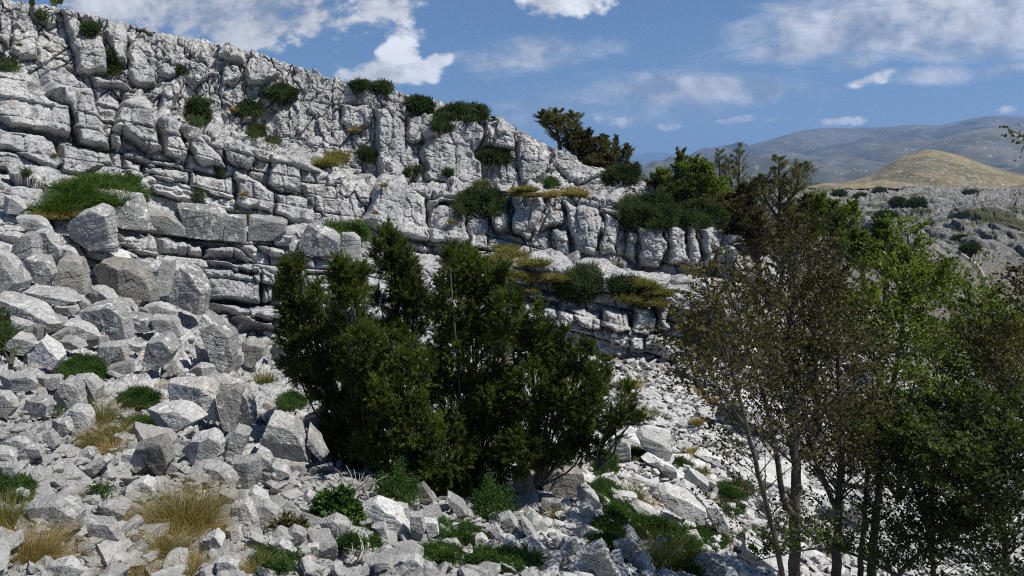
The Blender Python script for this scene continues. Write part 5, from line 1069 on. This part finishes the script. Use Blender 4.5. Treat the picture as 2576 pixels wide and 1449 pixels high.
# ------------------------------------------------------------------ broadleaf trees
def tree(label, stems, leaf, bark, nb=46, blen=1.0, t0=.25, leafsize=0.050, seed=0, profile=None, nl=1.0, name='beech_tree', cat='tree', group=None, up=.55, sec=7, spray=10, asp=.6, side=0.0, ls_up=1.4):
    """stems: list of (points [(x, y, D)...], r0, r1)"""
    r = np.random.default_rng(seed + 900); org = W(*stems[0][0][0][:2], stems[0][0][0][2]); tk = Tubes(); lb = Tubes(); P_, A_ = [], []
    for si_, (pts, r0, r1) in enumerate(stems):
        p3 = np.array([W(x, y, d) for x, y, d in pts]); c = catmull(p3, 5 * len(pts) + 4)
        c[1:-1] += r.normal(size=c[1:-1].shape) * r0 * .10
        (tk if si_ == 0 else lb).add(c, np.linspace(r0, r1, len(c)) * 1.12, 8)
        n = int(nb * (1 if si_ == 0 else .7)); ph = r.uniform(0, 6.28)
        for k in range(n):
            t = t0 + (1 - t0) * (k + r.random()) / n; f = t * (len(c) - 1); i = min(int(f), len(c) - 2); b = c[i] + (c[i + 1] - c[i]) * (f - i)
            tang = unit(c[i + 1] - c[i]); ph += 2.4 + r.uniform(-.5, .5)
            h = np.array([math.cos(ph) + side, math.sin(ph), 0]); pr = profile(t) if profile else (1.0 - .65 * max(0, (t - .35) / .65) ** 1.2)
            L = blen * pr * r.uniform(.55, 1.15); d = unit(h * 1.0 + np.array([0, 0, up + .5 * t]) + tang * .25)
            m = b + d * L * .5 + np.array([0, 0, r.uniform(-.04, .06) * L]); e = b + d * L + np.array([0, 0, r.uniform(-.18, .12) * L])
            q = catmull([b, m, e], 7); rb = max(r0 * .30 * pr * (1 - .5 * t), .006)
            lb.add(q, np.linspace(rb, rb * .2, 7), 4)
            for j in range(sec):
                u_ = .25 + .75 * (j + r.random()) / sec; ii = min(int(u_ * 6), 5); sb = q[ii] + (q[ii + 1] - q[ii]) * (u_ * 6 - ii)
                sd = unit(unit(q[ii + 1] - q[ii]) * .7 + np.cross(d, [0, 0, 1]) * (1 if j % 2 else -1) * r.uniform(.5, 1) + np.array([0, 0, r.uniform(-.1, .35)]))
                sl_ = L * r.uniform(.25, .45) * (1.15 - .5 * u_); se = sb + sd * sl_
                if rb > .007: lb.add([sb, (sb + se) / 2 + np.array([0, 0, .02]), se], [rb * .3, rb * .2, rb * .1], 3)
                k2 = max(2, int(spray * nl * (1.9 if pts[0][2] > 20 else .95 if leaf in (M_brown, M_olive) else 1.35) * r.uniform(.5, 1.4))); tt = r.uniform(.1, 1.05, k2)[:, None]
                P_.append(sb + (se - sb) * tt + r.normal(size=(k2, 3)) * np.array([.09, .09, .045]) * sl_ * (3.0 if pts[0][2] > 20 else 2.2))
                A_.append(np.tile(sd, (k2, 1)) + r.normal(size=(k2, 3)) * .6)
    P_ = np.concatenate(P_); A_ = np.concatenate(A_)
    V, Fc = leaves(P_, A_, leafsize, ls_up, asp)
    t = thing(name, label, cat, tuple(org), group)
    link('crown', raw_mesh('crown', V - org, Fc), leaf, t); link('trunk', tk.mesh('trunk', org), bark, t); link('limbs', lb.mesh('limbs', org), bark, t)
    return t
G1 = 'beech trees in the right foreground'; G2 = 'trees growing along the ridge'
# ridge trees (bases behind the crest)
tree('lone open crowned tree standing highest on the ridge skyline', [([(1412, 410, 49), (1408, 370, 49), (1402, 330, 49), (1400, 285, 49)], .16, .04), ([(1408, 360, 49), (1435, 335, 49), (1440, 290, 49.3)], .09, .03), ([(1408, 350, 49), (1378, 320, 49), (1365, 292, 48.8)], .08, .03)],
     M_olive, M_barkd, nb=26, blen=1.15, leafsize=0.105, seed=1, group=G2, spray=16, sec=7, up=.35, t0=.35)
tree('round bronze green tree just right of the lone skyline tree', [([(1470, 440, 49), (1470, 400, 49), (1475, 340, 49)], .15, .04), ([(1470, 410, 49), (1440, 380, 49), (1450, 340, 49)], .09, .03), ([(1470, 420, 49), (1505, 390, 49), (1515, 350, 49)], .09, .03)],
     M_brown, M_barkd, nb=30, blen=1.15, leafsize=0.112, seed=2, group=G2, spray=19, sec=7)
tree('twiggy upright tree with thin bare tips on the ridge', [([(1550, 470, 48), (1550, 420, 48), (1548, 352, 48)], .12, .02), ([(1550, 450, 48), (1575, 410, 48), (1580, 375, 48)], .07, .02), ([(1550, 450, 48), (1528, 400, 48), (1520, 358, 48)], .07, .02)],
     M_olive, M_barkd, nb=30, blen=.85, leafsize=0.081, seed=3, group=G2, spray=13, up=1.4)
tree('small dense bronze tree filling the ridge below the twiggy tree', [([(1520, 470, 47), (1520, 430, 47), (1515, 400, 47)], .12, .03), ([(1520, 470, 47), (1575, 450, 47), (1590, 425, 47)], .1, .03), ([(1500, 450, 47), (1480, 420, 47)], .1, .03)],
     M_brown, M_barkd, nb=34, blen=1.1, leafsize=0.105, seed=4, group=G2, spray=20)
tree('bright green tree rising left of the slender pair', [([(1715, 590, 45), (1715, 480, 45), (1712, 392, 45)], .14, .03), ([(1715, 560, 45), (1680, 480, 45), (1665, 440, 45)], .1, .03), ([(1715, 560, 45), (1750, 470, 45), (1745, 405, 45)], .1, .03)],
     M_green, M_barkd, nb=46, blen=1.15, leafsize=0.093, seed=5, group=G2, spray=17, up=.9)
tree('dark green tree between the green tree and the slender pair', [([(1765, 600, 44), (1765, 520, 44), (1770, 455, 44)], .14, .03), ([(1740, 590, 44), (1700, 530, 44), (1690, 480, 44)], .1, .03)],
     M_dgreen, M_barkd, nb=60, blen=1.4, leafsize=0.099, seed=6, group=G2, spray=20)
tree('slender sparse tree, left one of the thin ridge pair', [([(1812, 600, 46), (1812, 480, 46), (1808, 385, 46)], .11, .02)], M_olive, M_barkd, nb=34, blen=1.2, leafsize=.07, seed=7, group=G2, spray=9, up=.8, t0=.2)
tree('taller slender sparse tree, right one of the thin ridge pair', [([(1858, 610, 46), (1858, 480, 46), (1860, 375, 46)], .12, .02), ([(1858, 540, 46), (1838, 460, 46), (1832, 405, 46)], .07, .02)], M_olive, M_barkd, nb=34, blen=1.2, leafsize=.07, seed=8, group=G2, spray=10, up=.7, t0=.15)
tree('olive tree with two rounded heads right of the slender pair', [([(1965, 640, 36), (1962, 520, 36), (1958, 400, 36)], .14, .02), ([(1962, 530, 36), (2000, 480, 36), (2012, 425, 36)], .08, .02), ([(1962, 560, 36), (1925, 500, 36), (1915, 455, 36)], .07, .02)], M_olive, M_barkd, nb=34, blen=1.2, leafsize=.07, seed=9, group=G2, spray=15, up=.5, t0=.2)
tree('bronze tree below the two headed olive tree', [([(1910, 720, 34), (1905, 620, 34), (1900, 540, 34)], .14, .03), ([(1960, 740, 34), (1970, 650, 34), (1975, 560, 34)], .1, .03)], M_brown, M_barkd, nb=60, blen=1.2, leafsize=0.074, seed=10, group=G2, spray=17)
tree('fresh green bushy tree in the dip before the pale karst slope', [([(2100, 720, 34), (2100, 600, 34), (2095, 510, 34)], .14, .03), ([(2105, 680, 34), (2135, 590, 34), (2145, 515, 34)], .1, .03), ([(2080, 680, 34), (2068, 560, 34), (2062, 500, 34)], .08, .02)], M_green, M_barkd, nb=44, blen=.95, leafsize=0.074, seed=11, group=G2, spray=17, up=.9)
tree('green tree at the lower end of the cliff behind the beeches', [([(1830, 680, 40), (1835, 620, 40), (1850, 560, 40)], .12, .03), ([(1870, 700, 40), (1885, 640, 40), (1895, 590, 40)], .12, .03)], M_dgreen, M_barkd, nb=40, blen=1.2, leafsize=0.087, seed=12, group=G2, spray=15)
tree('round green tree filling the gap left of the slender pair on the ridge', [([(1770, 600, 43), (1775, 500, 43), (1775, 420, 43)], .14, .03), ([(1770, 570, 43), (1800, 520, 43), (1810, 460, 43)], .1, .03)], M_green, M_barkd, nb=60, blen=1.2, leafsize=.10, seed=41, group=G2, spray=18)
tree('bronze tree filling the ridge between the slender pair and the two headed olive tree', [([(1880, 640, 40), (1880, 560, 40), (1885, 470, 40)], .14, .03), ([(1830, 640, 40), (1822, 560, 40), (1830, 500, 40)], .1, .03)], M_brown, M_barkd, nb=60, blen=1.3, leafsize=.10, seed=42, group=G2, spray=16)
tree('low green tree at the left end of the ridge wood', [([(1650, 560, 46), (1655, 500, 46), (1660, 450, 46)], .12, .03), ([(1650, 560, 46), (1620, 520, 46), (1610, 490, 46)], .1, .03)], M_dgreen, M_barkd, nb=60, blen=1.3, leafsize=.10, seed=43, group=G2, spray=18)
tree('olive tree behind the fresh green bushy tree', [([(2040, 680, 38), (2035, 580, 38), (2030, 500, 38)], .14, .03), ([(1990, 680, 38), (1985, 600, 38), (1980, 520, 38)], .1, .03)], M_olive, M_barkd, nb=60, blen=1.2, leafsize=.10, seed=44, group=G2, spray=16)
tree('green tree standing below the dark scrub of the karst plateau', [([(2230, 760, 30), (2225, 660, 30), (2215, 570, 30)], .12, .03), ([(2180, 740, 30), (2165, 660, 30), (2160, 590, 30)], .1, .03)], M_green, M_barkd, nb=60, blen=1.0, leafsize=.09, seed=45, group=G2, spray=15)
# foreground beeches
tree('thickest beech trunk with bronze leaves, centre of the right foreground', [([(1998, 1500, 8.6), (1999, 1330, 8.6), (2000, 1150, 8.7), (1992, 1000, 8.8), (1985, 860, 9), (2000, 720, 9.1), (2005, 590, 9.2)], .062, .012), ([(1999, 1300, 8.6), (1972, 1260, 8.5), (1955, 1150, 8.5), (1930, 1030, 8.4), (1900, 930, 8.4), (1860, 810, 8.4), (1820, 690, 8.4)], .035, .008), ([(1995, 1080, 8.7), (2030, 960, 8.9), (2050, 850, 9), (2065, 720, 9)], .026, .007)],
     M_brown, M_bark, nb=62, blen=1.0, leafsize=0.050, seed=21, group=G1, t0=.30, spray=9, up=.45)
tree('leaning bronze beech left of the thickest trunk', [([(1975, 1500, 8.2), (1955, 1380, 8.1), (1905, 1180, 8), (1860, 1000, 8), (1815, 850, 8), (1775, 700, 8.1)], .03, .008), ([(1880, 1080, 8), (1800, 960, 7.9), (1750, 830, 7.9)], .016, .006)],
     M_brown, M_bark, nb=66, blen=.85, leafsize=0.048, seed=22, group=G1, t0=.15, spray=9, up=.4, side=-.35)
tree('forked beech trunk right of the thickest trunk', [([(2105, 1500, 9.0), (2104, 1380, 9), (2110, 1280, 9), (2116, 1180, 9), (2112, 1020, 9.1), (2105, 860, 9.2), (2110, 700, 9.3)], .055, .012), ([(2106, 1290, 9), (2082, 1230, 9), (2050, 1150, 9), (2020, 1040, 9), (2010, 900, 9)], .032, .008)],
     M_brown, M_barkd, nb=62, blen=.95, leafsize=0.050, seed=23, group=G1, t0=.34, spray=10)
tree('thin beech stem between the forked trunk and the long leaning trunk', [([(2160, 1500, 9.2), (2168, 1380, 9.2), (2178, 1260, 9.2), (2182, 1150, 9.3), (2195, 1000, 9.4), (2200, 850, 9.4)], .035, .008)], M_olive, M_barkd, nb=46, blen=.85, leafsize=0.050, seed=24, group=G1, t0=.3, spray=9)
tree('long beech trunk leaning gently right under bright green foliage', [([(2188, 1500, 9.6), (2195, 1390, 9.6), (2208, 1270, 9.7), (2218, 1160, 9.8), (2235, 1040, 10), (2262, 880, 10.3), (2275, 740, 10.6), (2285, 590, 10.8)], .055, .010), ([(2240, 1020, 10), (2190, 900, 10.2), (2160, 780, 10.4)], .025, .008), ([(2262, 880, 10.3), (2310, 800, 10.4), (2345, 700, 10.5)], .02, .006)],
     M_green, M_barkd, nb=62, blen=1.05, leafsize=0.055, seed=25, group=G1, t0=.35, spray=11, up=.7)
tree('leafy bronze young beech whose crown hides the cliff end', [([(2060, 1100, 10), (2050, 900, 10.3), (2040, 760, 10.6), (2035, 640, 10.8)], .035, .008), ([(2055, 1000, 10), (1960, 860, 10), (1900, 740, 10)], .02, .006)], M_brown, M_barkd, nb=70, blen=1.05, leafsize=0.052, seed=26, group=G1, t0=.05, spray=10)
tree('bright green beech at the right edge above the dark thicket', [([(2440, 1300, 11), (2450, 1080, 11), (2460, 900, 11.3), (2470, 760, 11.6)], .05, .01), ([(2445, 1100, 11), (2530, 950, 11), (2590, 830, 11)], .03, .008), ([(2445, 1150, 11), (2380, 980, 11), (2350, 850, 11)], .03, .008)],
     M_green, M_barkd, nb=62, blen=1.2, leafsize=0.060, seed=27, group=G1, t0=.1, spray=13)
tree('dark leaved beech thicket stem in the lower right', [([(2350, 1500, 9), (2345, 1350, 9), (2350, 1200, 9), (2365, 1050, 9.2)], .03, .01), ([(2345, 1350, 9), (2290, 1200, 9), (2270, 1100, 9)], .02, .006)], M_dgreen, M_barkd, nb=60, blen=1.0, leafsize=0.055, seed=28, group=G1, t0=.0, spray=10)
tree('dark beech cut by the bottom right corner', [([(2540, 1520, 8), (2530, 1380, 8), (2520, 1220, 8), (2530, 1050, 8.1)], .035, .01), ([(2530, 1350, 8), (2450, 1230, 8), (2400, 1150, 8)], .02, .006)], M_dgreen, M_barkd, nb=74, blen=1.0, leafsize=0.055, seed=29, group=G1, t0=.0, spray=12)
tree('brownish beech crown at the right edge with sparse dry leaves', [([(2610, 1200, 9), (2600, 1000, 9), (2590, 850, 9), (2600, 700, 9)], .03, .01), ([(2600, 1050, 9), (2520, 950, 9), (2480, 880, 9)], .018, .005)], M_brown, M_barkd, nb=52, blen=.9, leafsize=0.050, seed=30, group=G1, t0=.1, spray=9, side=-.3)
tree('low dark beech growth behind the thin beech stem', [([(2260, 1260, 12), (2265, 1160, 12), (2280, 1050, 12)], .04, .01), ([(2260, 1260, 12), (2340, 1150, 12), (2400, 1080, 12)], .03, .008), ([(2260, 1260, 12), (2200, 1150, 12), (2160, 1060, 12)], .03, .008)], M_dgreen, M_barkd, nb=50, blen=1.3, leafsize=0.065, seed=31, group=G1, t0=.2, spray=11)
tree('sparse low beech sprays across the white scree at the bottom right', [([(2230, 1560, 8.4), (2260, 1450, 8.4), (2330, 1380, 8.3), (2430, 1330, 8.2)], .03, .006), ([(2260, 1450, 8.4), (2160, 1400, 8.4), (2060, 1380, 8.3), (1900, 1410, 8.2)], .02, .005)], M_dgreen, M_barkd, nb=40, blen=.7, leafsize=0.050, seed=32, group=G1, t0=.15, spray=9)
# dead trunk and cut-in twigs
tb = Tubes(); org = W(2482, 725, 26)
tb.add(catmull([W(2484, 728, 26), W(2470, 695, 26), W(2458, 672, 26), W(2440, 655, 26), W(2416, 638, 26)], 12) - org, np.linspace(.11, .05, 12), 8)
tb.add(catmull([W(2458, 672, 26), W(2452, 660, 26), W(2450, 650, 26)], 5) - org, np.linspace(.05, .02, 5), 6); tb.add(catmull([W(2482, 722, 26), W(2490, 708, 26), W(2498, 702, 26)], 5) - org, np.linspace(.04, .01, 5), 5)
link('dead_trunk', tb.mesh('dead_trunk', 0), M_dead, loc=tuple(org), label='bare grey dead trunk leaning left on the far scree above the green beech', category='dead tree')
def twig(label, pts, D_, leaf, seed, n=40, size=.045):
    r = np.random.default_rng(seed); c = catmull([W(x, y, D_) for x, y in pts], 12); org = c[0]; tb = Tubes(); tb.add(c - org, np.linspace(.006, .002, 12), 5)
    k = r.integers(3, 12, n); V, Fc = leaves(c[k] + r.normal(size=(n, 3)) * .03, r.normal(size=(n, 3)), size, .6, .65)
    t = thing('beech_twig', label, 'twig', tuple(org)); link('leaves', raw_mesh('leaves', V - org, Fc), leaf, t); link('stem', tb.mesh('stem', 0), M_barkd, t)
twig('brown leaved twig reaching in from the right edge against the mountains', [(2640, 300), (2590, 345), (2560, 335), (2535, 325)], 4.5, M_brown, 1, 34, .030)
twig('second brown twig tip drooping at the right edge below the first', [(2640, 330), (2600, 350), (2575, 370), (2570, 385)], 4.5, M_brown, 3, 22, .030)
twig('green leaf of a branch hanging into the top left corner', [(60, -60), (85, -30), (98, -6)], 3.0, M_dgreen, 2, 26, .045)

# ------------------------------------------------------------------ middle and far land
KARST = [(1200, [(470, 480), (478, 420), (530, 300), (580, 200), (680, 120), (820, 70), (1000, 48)]), (1500, [(470, 480), (478, 420), (530, 300), (580, 200), (680, 120), (820, 70), (1000, 48)]),
         (2030, [(472, 480), (476, 420), (505, 320), (570, 210), (650, 130), (790, 75), (1000, 48)]), (2200, [(470, 480), (474, 420), (500, 320), (560, 215), (640, 140), (790, 80), (1000, 50)]),
         (2350, [(470, 480), (476, 420), (500, 300), (535, 200), (625, 140), (790, 80), (1000, 50)]), (2480, [(472, 480), (478, 430), (493, 300), (508, 190), (630, 150), (790, 80), (1000, 50)]),
         (2900, [(472, 480), (480, 430), (488, 300), (498, 190), (640, 150), (790, 80), (1000, 50)])]
Xm, Ym, Dm, Km = patch(KARST, None, 760, 1300, 2860, [8, 34, 60, 110, 70, 20], kern=14)
Pm = W(np.broadcast_to(Xm, Ym.shape), Ym, Dm); Nm = grid_normals(Pm); Nm = np.where((Nm * Pm).sum(-1, keepdims=True) > 0, -Nm, Nm); Nm[..., 2] += .25; Nm = unit(Nm)
wp = fbm(Pm * .05, 3, 7)[..., None] * 3.0
md = 3.2 * fbm(Pm * np.array([.03, .015, .05]), 3, 8)
for s_, a_, sd_ in ((.14, 2.2, 21), (.4, .95, 22), (1.2, .35, 23)):
    F1, F2, cid, cv = voronoi((Pm * np.array([1, .5, .55]) + wp) * s_, sd_, l4=True); md = md + a_ * ((rnd(cid, 1) - .5) + (rnd(cid, 2) - .5) * cv[..., 0] - .45 * np.exp(-((F2 - F1) / .09) ** 2))
lvl = Km[:, None] * np.ones_like(Ym); scr = sstep(3.9, 4.3, lvl + .25 * fbm(Pm * .06, 2, 3))
md = md * (1 - .8 * scr) * sstep(0, .6, lvl)
m, nt = new_mat('karst_ground'); g = NT(nt); co = g.n('ShaderNodeTexCoord').outputs['Object']
c = g.mix(g.ramp(g.noise(co, .35, 6, .65), .35, .65), (.13, .128, .12), (.30, .295, .28)); c = g.mix(g.math('MULTIPLY', g.ramp(g.noise(co, 1.6, 5, .7), .5, .62), .5), c, (.16, .155, .14))
gr = g.noise(g.scalevec(co, (1, .6, 2)), .07, 6, .7); c = g.mix(g.ramp(gr, .52, .58), c, (.075, .08, .035))
at = g.n('ShaderNodeAttribute'); at.attribute_name = 'scree'; cs_ = g.mix(g.ramp(g.noise(co, 2.2, 5, .75), .42, .58), (.10, .08, .05), (.27, .25, .22)); c = g.mix(at.outputs['Fac'], c, cs_)
bp = g.n('ShaderNodeBump', inp={'Strength': 1.0, 'Distance': 1.0, 'Height': g.noise(co, 1.3, 6, .7)})
pb = g.n('ShaderNodeBsdfPrincipled', inp={'Base Color': c, 'Roughness': .95, 'Normal': bp.outputs[0]}); nt.links.new(pb.outputs[0], g.n('ShaderNodeOutputMaterial').inputs[0]); M_karst = m
PM = Pm + Nm * md[..., None]
link('karst_plateau', raw_mesh('karst_plateau', PM.reshape(-1, 3), grid_faces(*Ym.shape), {'scree': scr}), M_karst, kind='structure')
mzx, mzy = proj(PM); 
def mdepth(x, y):
    dd = (mzx - x) ** 2 + (mzy - y) ** 2; return float(PM.reshape(-1, 3)[np.argmin(dd), 1])
for i, (lab, x, y, w, h) in enumerate([('dark round bush standing out on the far karst plateau', 2305, 520, 44, 40), ('low dark bush left of the round one on the far karst plateau', 2258, 512, 40, 16), ('dark scrub patch below the round bush on the karst plateau', 2225, 545, 60, 16),
        ('small dark scrub at the left of the karst plateau', 2165, 500, 30, 12), ('little dark scrub at the middle of the karst plateau', 2210, 487, 26, 10), ('dark scrub on the karst plateau near the right edge', 2440, 492, 40, 10),
        ('dark scrub low on the pale karst dome', 2415, 605, 40, 12), ('scrub on the brown scree right of the dead trunk', 2440, 628, 50, 16), ('small scrub on the karst plateau just under the tan hill', 2110, 492, 30, 8)]):
    juniper(lab, x - w / 2, x + w / 2, y - h / 2, y + h / 2, Dadd=-2, seed=300 + i, dd=mdepth(x, y + h / 2 - 2), n=260, mat=M_dgreen, cat='bush')

def land_mat(name, a, b, rock, rk=.5, s=1.0, rs=1.0, thr=.55):
    m, nt = new_mat(name); g = NT(nt); co = g.n('ShaderNodeTexCoord').outputs['Object']
    c = g.mix(g.ramp(g.noise(co, .004 * s, 6, .6), .38, .62), a, b); c = g.mix(g.math('MULTIPLY', g.ramp(g.noise(g.scalevec(co, (1, .35, 1.1)), .02 * s * rs, 8, .72), thr, thr + .08), rk), c, rock)
    c = g.mix(g.math('MULTIPLY', g.ramp(g.noise(co, .011 * s, 6, .7), .55, .66), .45), c, tuple(v * .45 for v in a))
    bp = g.n('ShaderNodeBump', inp={'Strength': .5, 'Distance': 8.0 / s, 'Height': g.noise(co, .02 * s, 6, .65)})
    pb = g.n('ShaderNodeBsdfPrincipled', inp={'Base Color': c, 'Roughness': .95, 'Normal': bp.outputs[0]}); nt.links.new(pb.outputs[0], g.n('ShaderNodeOutputMaterial').inputs[0]); return m
def land(name, cols, x0, x1, nx, rows, mat, amp, fr, seed, kern=10, ridge=.5):
    X_, Y_, D_, K_ = patch(cols, None, nx, x0, x1, rows, kern=kern); P_ = W(np.broadcast_to(X_, Y_.shape), Y_, D_)
    n_ = fbm(P_ * fr, 5, seed); rd = -np.abs(fbm(P_ * fr * np.array([1.3, .5, 1.]), 4, seed + 5)) * ridge
    P_[..., 2] += (n_ * .6 + rd + .2) * amp * sstep(1.0, 1.7, K_)[:, None] * sstep(-.0, .6, K_)[:, None]
    return link(name, raw_mesh(name, P_.reshape(-1, 3), grid_faces(*Y_.shape)), mat, kind='structure'), P_
crest = [(1950, 490), (2050, 476), (2110, 462), (2160, 450), (2200, 436), (2225, 418), (2260, 396), (2300, 382), (2345, 375), (2400, 387), (2440, 400), (2490, 418), (2540, 432), (2600, 444), (2700, 462), (2850, 480)]
hill, PT = land('tan_hill', [(x, [(y + 14, 1150), (y, 900), ((y + 482) / 2 + 4, 760), (484, 620), (500, 430)]) for x, y in crest], 1960, 2840, 520, [10, 90, 90, 20],
     land_mat('dry_grass_hill', (.085, .078, .036), (.185, .140, .062), (.30, .29, .25), .7, 3.0, 5.0, .52), 14.0, .016, 61, kern=6)
mt1 = [(1300, 455), (1500, 440), (1600, 420), (1650, 405), (1700, 398), (1750, 392), (1800, 384), (1850, 372), (1880, 366), (1920, 356), (1950, 348), (2000, 332), (2050, 323), (2150, 321), (2250, 319), (2275, 314), (2300, 313), (2370, 315), (2420, 303), (2450, 296), (2490, 291), (2560, 293), (2700, 300), (2850, 310)]
M_mt = land_mat('mountain_pasture', (.038, .046, .034), (.085, .085, .065), (.28, .275, .26), .6, .35, 3.0, .56)
land('mountains', [(x, [(y + 20, 9500), (y, 8200), (y * .7 + 478 * .3, 6800), (y * .4 + 478 * .6, 4600), (492, 2600)]) for x, y in mt1], 1320, 2840, 520, [8, 50, 50, 50], M_mt, 330.0, .0010, 63, kern=5, ridge=.9)
mt2 = [(2000, 500), (2100, 486), (2150, 468), (2200, 438), (2250, 408), (2300, 380), (2350, 356), (2400, 338), (2450, 326), (2500, 320), (2576, 316), (2700, 310), (2850, 306)]
land('near_mountain_flank', [(x, [(y + 25, 5200), (y, 4300), (y * .6 + 482 * .4, 3300), (494, 1800)]) for x, y in mt2], 2010, 2840, 340, [8, 60, 60], land_mat('grey_mountain_pasture', (.055, .06, .045), (.11, .105, .085), (.34, .33, .31), .6, .6, 3.0, .55), 120.0, .0020, 67, kern=6, ridge=.9)
mt3 = [(1200, 400), (1500, 398), (1580, 392), (1610, 387), (1650, 382), (1700, 387), (1740, 392), (1760, 389), (1800, 386), (1850, 390), (1950, 400), (2200, 410)]
land('distant_mountains', [(x, [(y + 10, 24000), (y, 22000), (430, 20000), (476, 17000)]) for x, y in mt3], 1210, 2190, 260, [4, 16, 16], land_mat('distant_forest', (.02, .04, .04), (.03, .05, .05), (.1, .12, .1), .2, .1), 160.0, .0005, 71, kern=4)
# low ground to the horizon
gv = []; 
a_ = np.linspace(-math.pi, math.pi, 97); rr_ = np.array([0, 30, 80, 200, 600, 2000, 8000, 30000.])
gp = np.stack([np.outer(rr_, np.sin(a_)), np.outer(rr_, np.cos(a_)), np.broadcast_to(np.array([-9, -12, -24, -40, -60, -130, -220, -400.])[:, None], (8, 97))], -1)
link('ground', raw_mesh('ground', gp.reshape(-1, 3), grid_faces(8, 97)[:, ::-1]), land_mat('valley_ground', (.20, .20, .12), (.27, .25, .17), (.4, .39, .35), .5, 1.0, 3.0, .55), kind='structure')

# ------------------------------------------------------------------ haze: one even body of air
hz = raw_mesh('haze', np.array([(x, y, z) for z in (-420, 1400) for y in (-1500, 26000) for x in (-16000, 16000)], float), np.array([[0, 2, 3, 1], [4, 5, 7, 6], [0, 1, 5, 4], [2, 6, 7, 3], [0, 4, 6, 2], [1, 3, 7, 5]]))
m, nt = new_mat('haze_air'); g = NT(nt); v = g.n('ShaderNodeVolumePrincipled'); v.inputs['Color'].default_value = (.34, .57, 1.0, 1); v.inputs['Density'].default_value = HAZE; v.inputs['Anisotropy'].default_value = .1
nt.links.new(v.outputs[0], g.n('ShaderNodeOutputMaterial').inputs['Volume'])
h_ = link('haze', hz, m, kind='stuff')
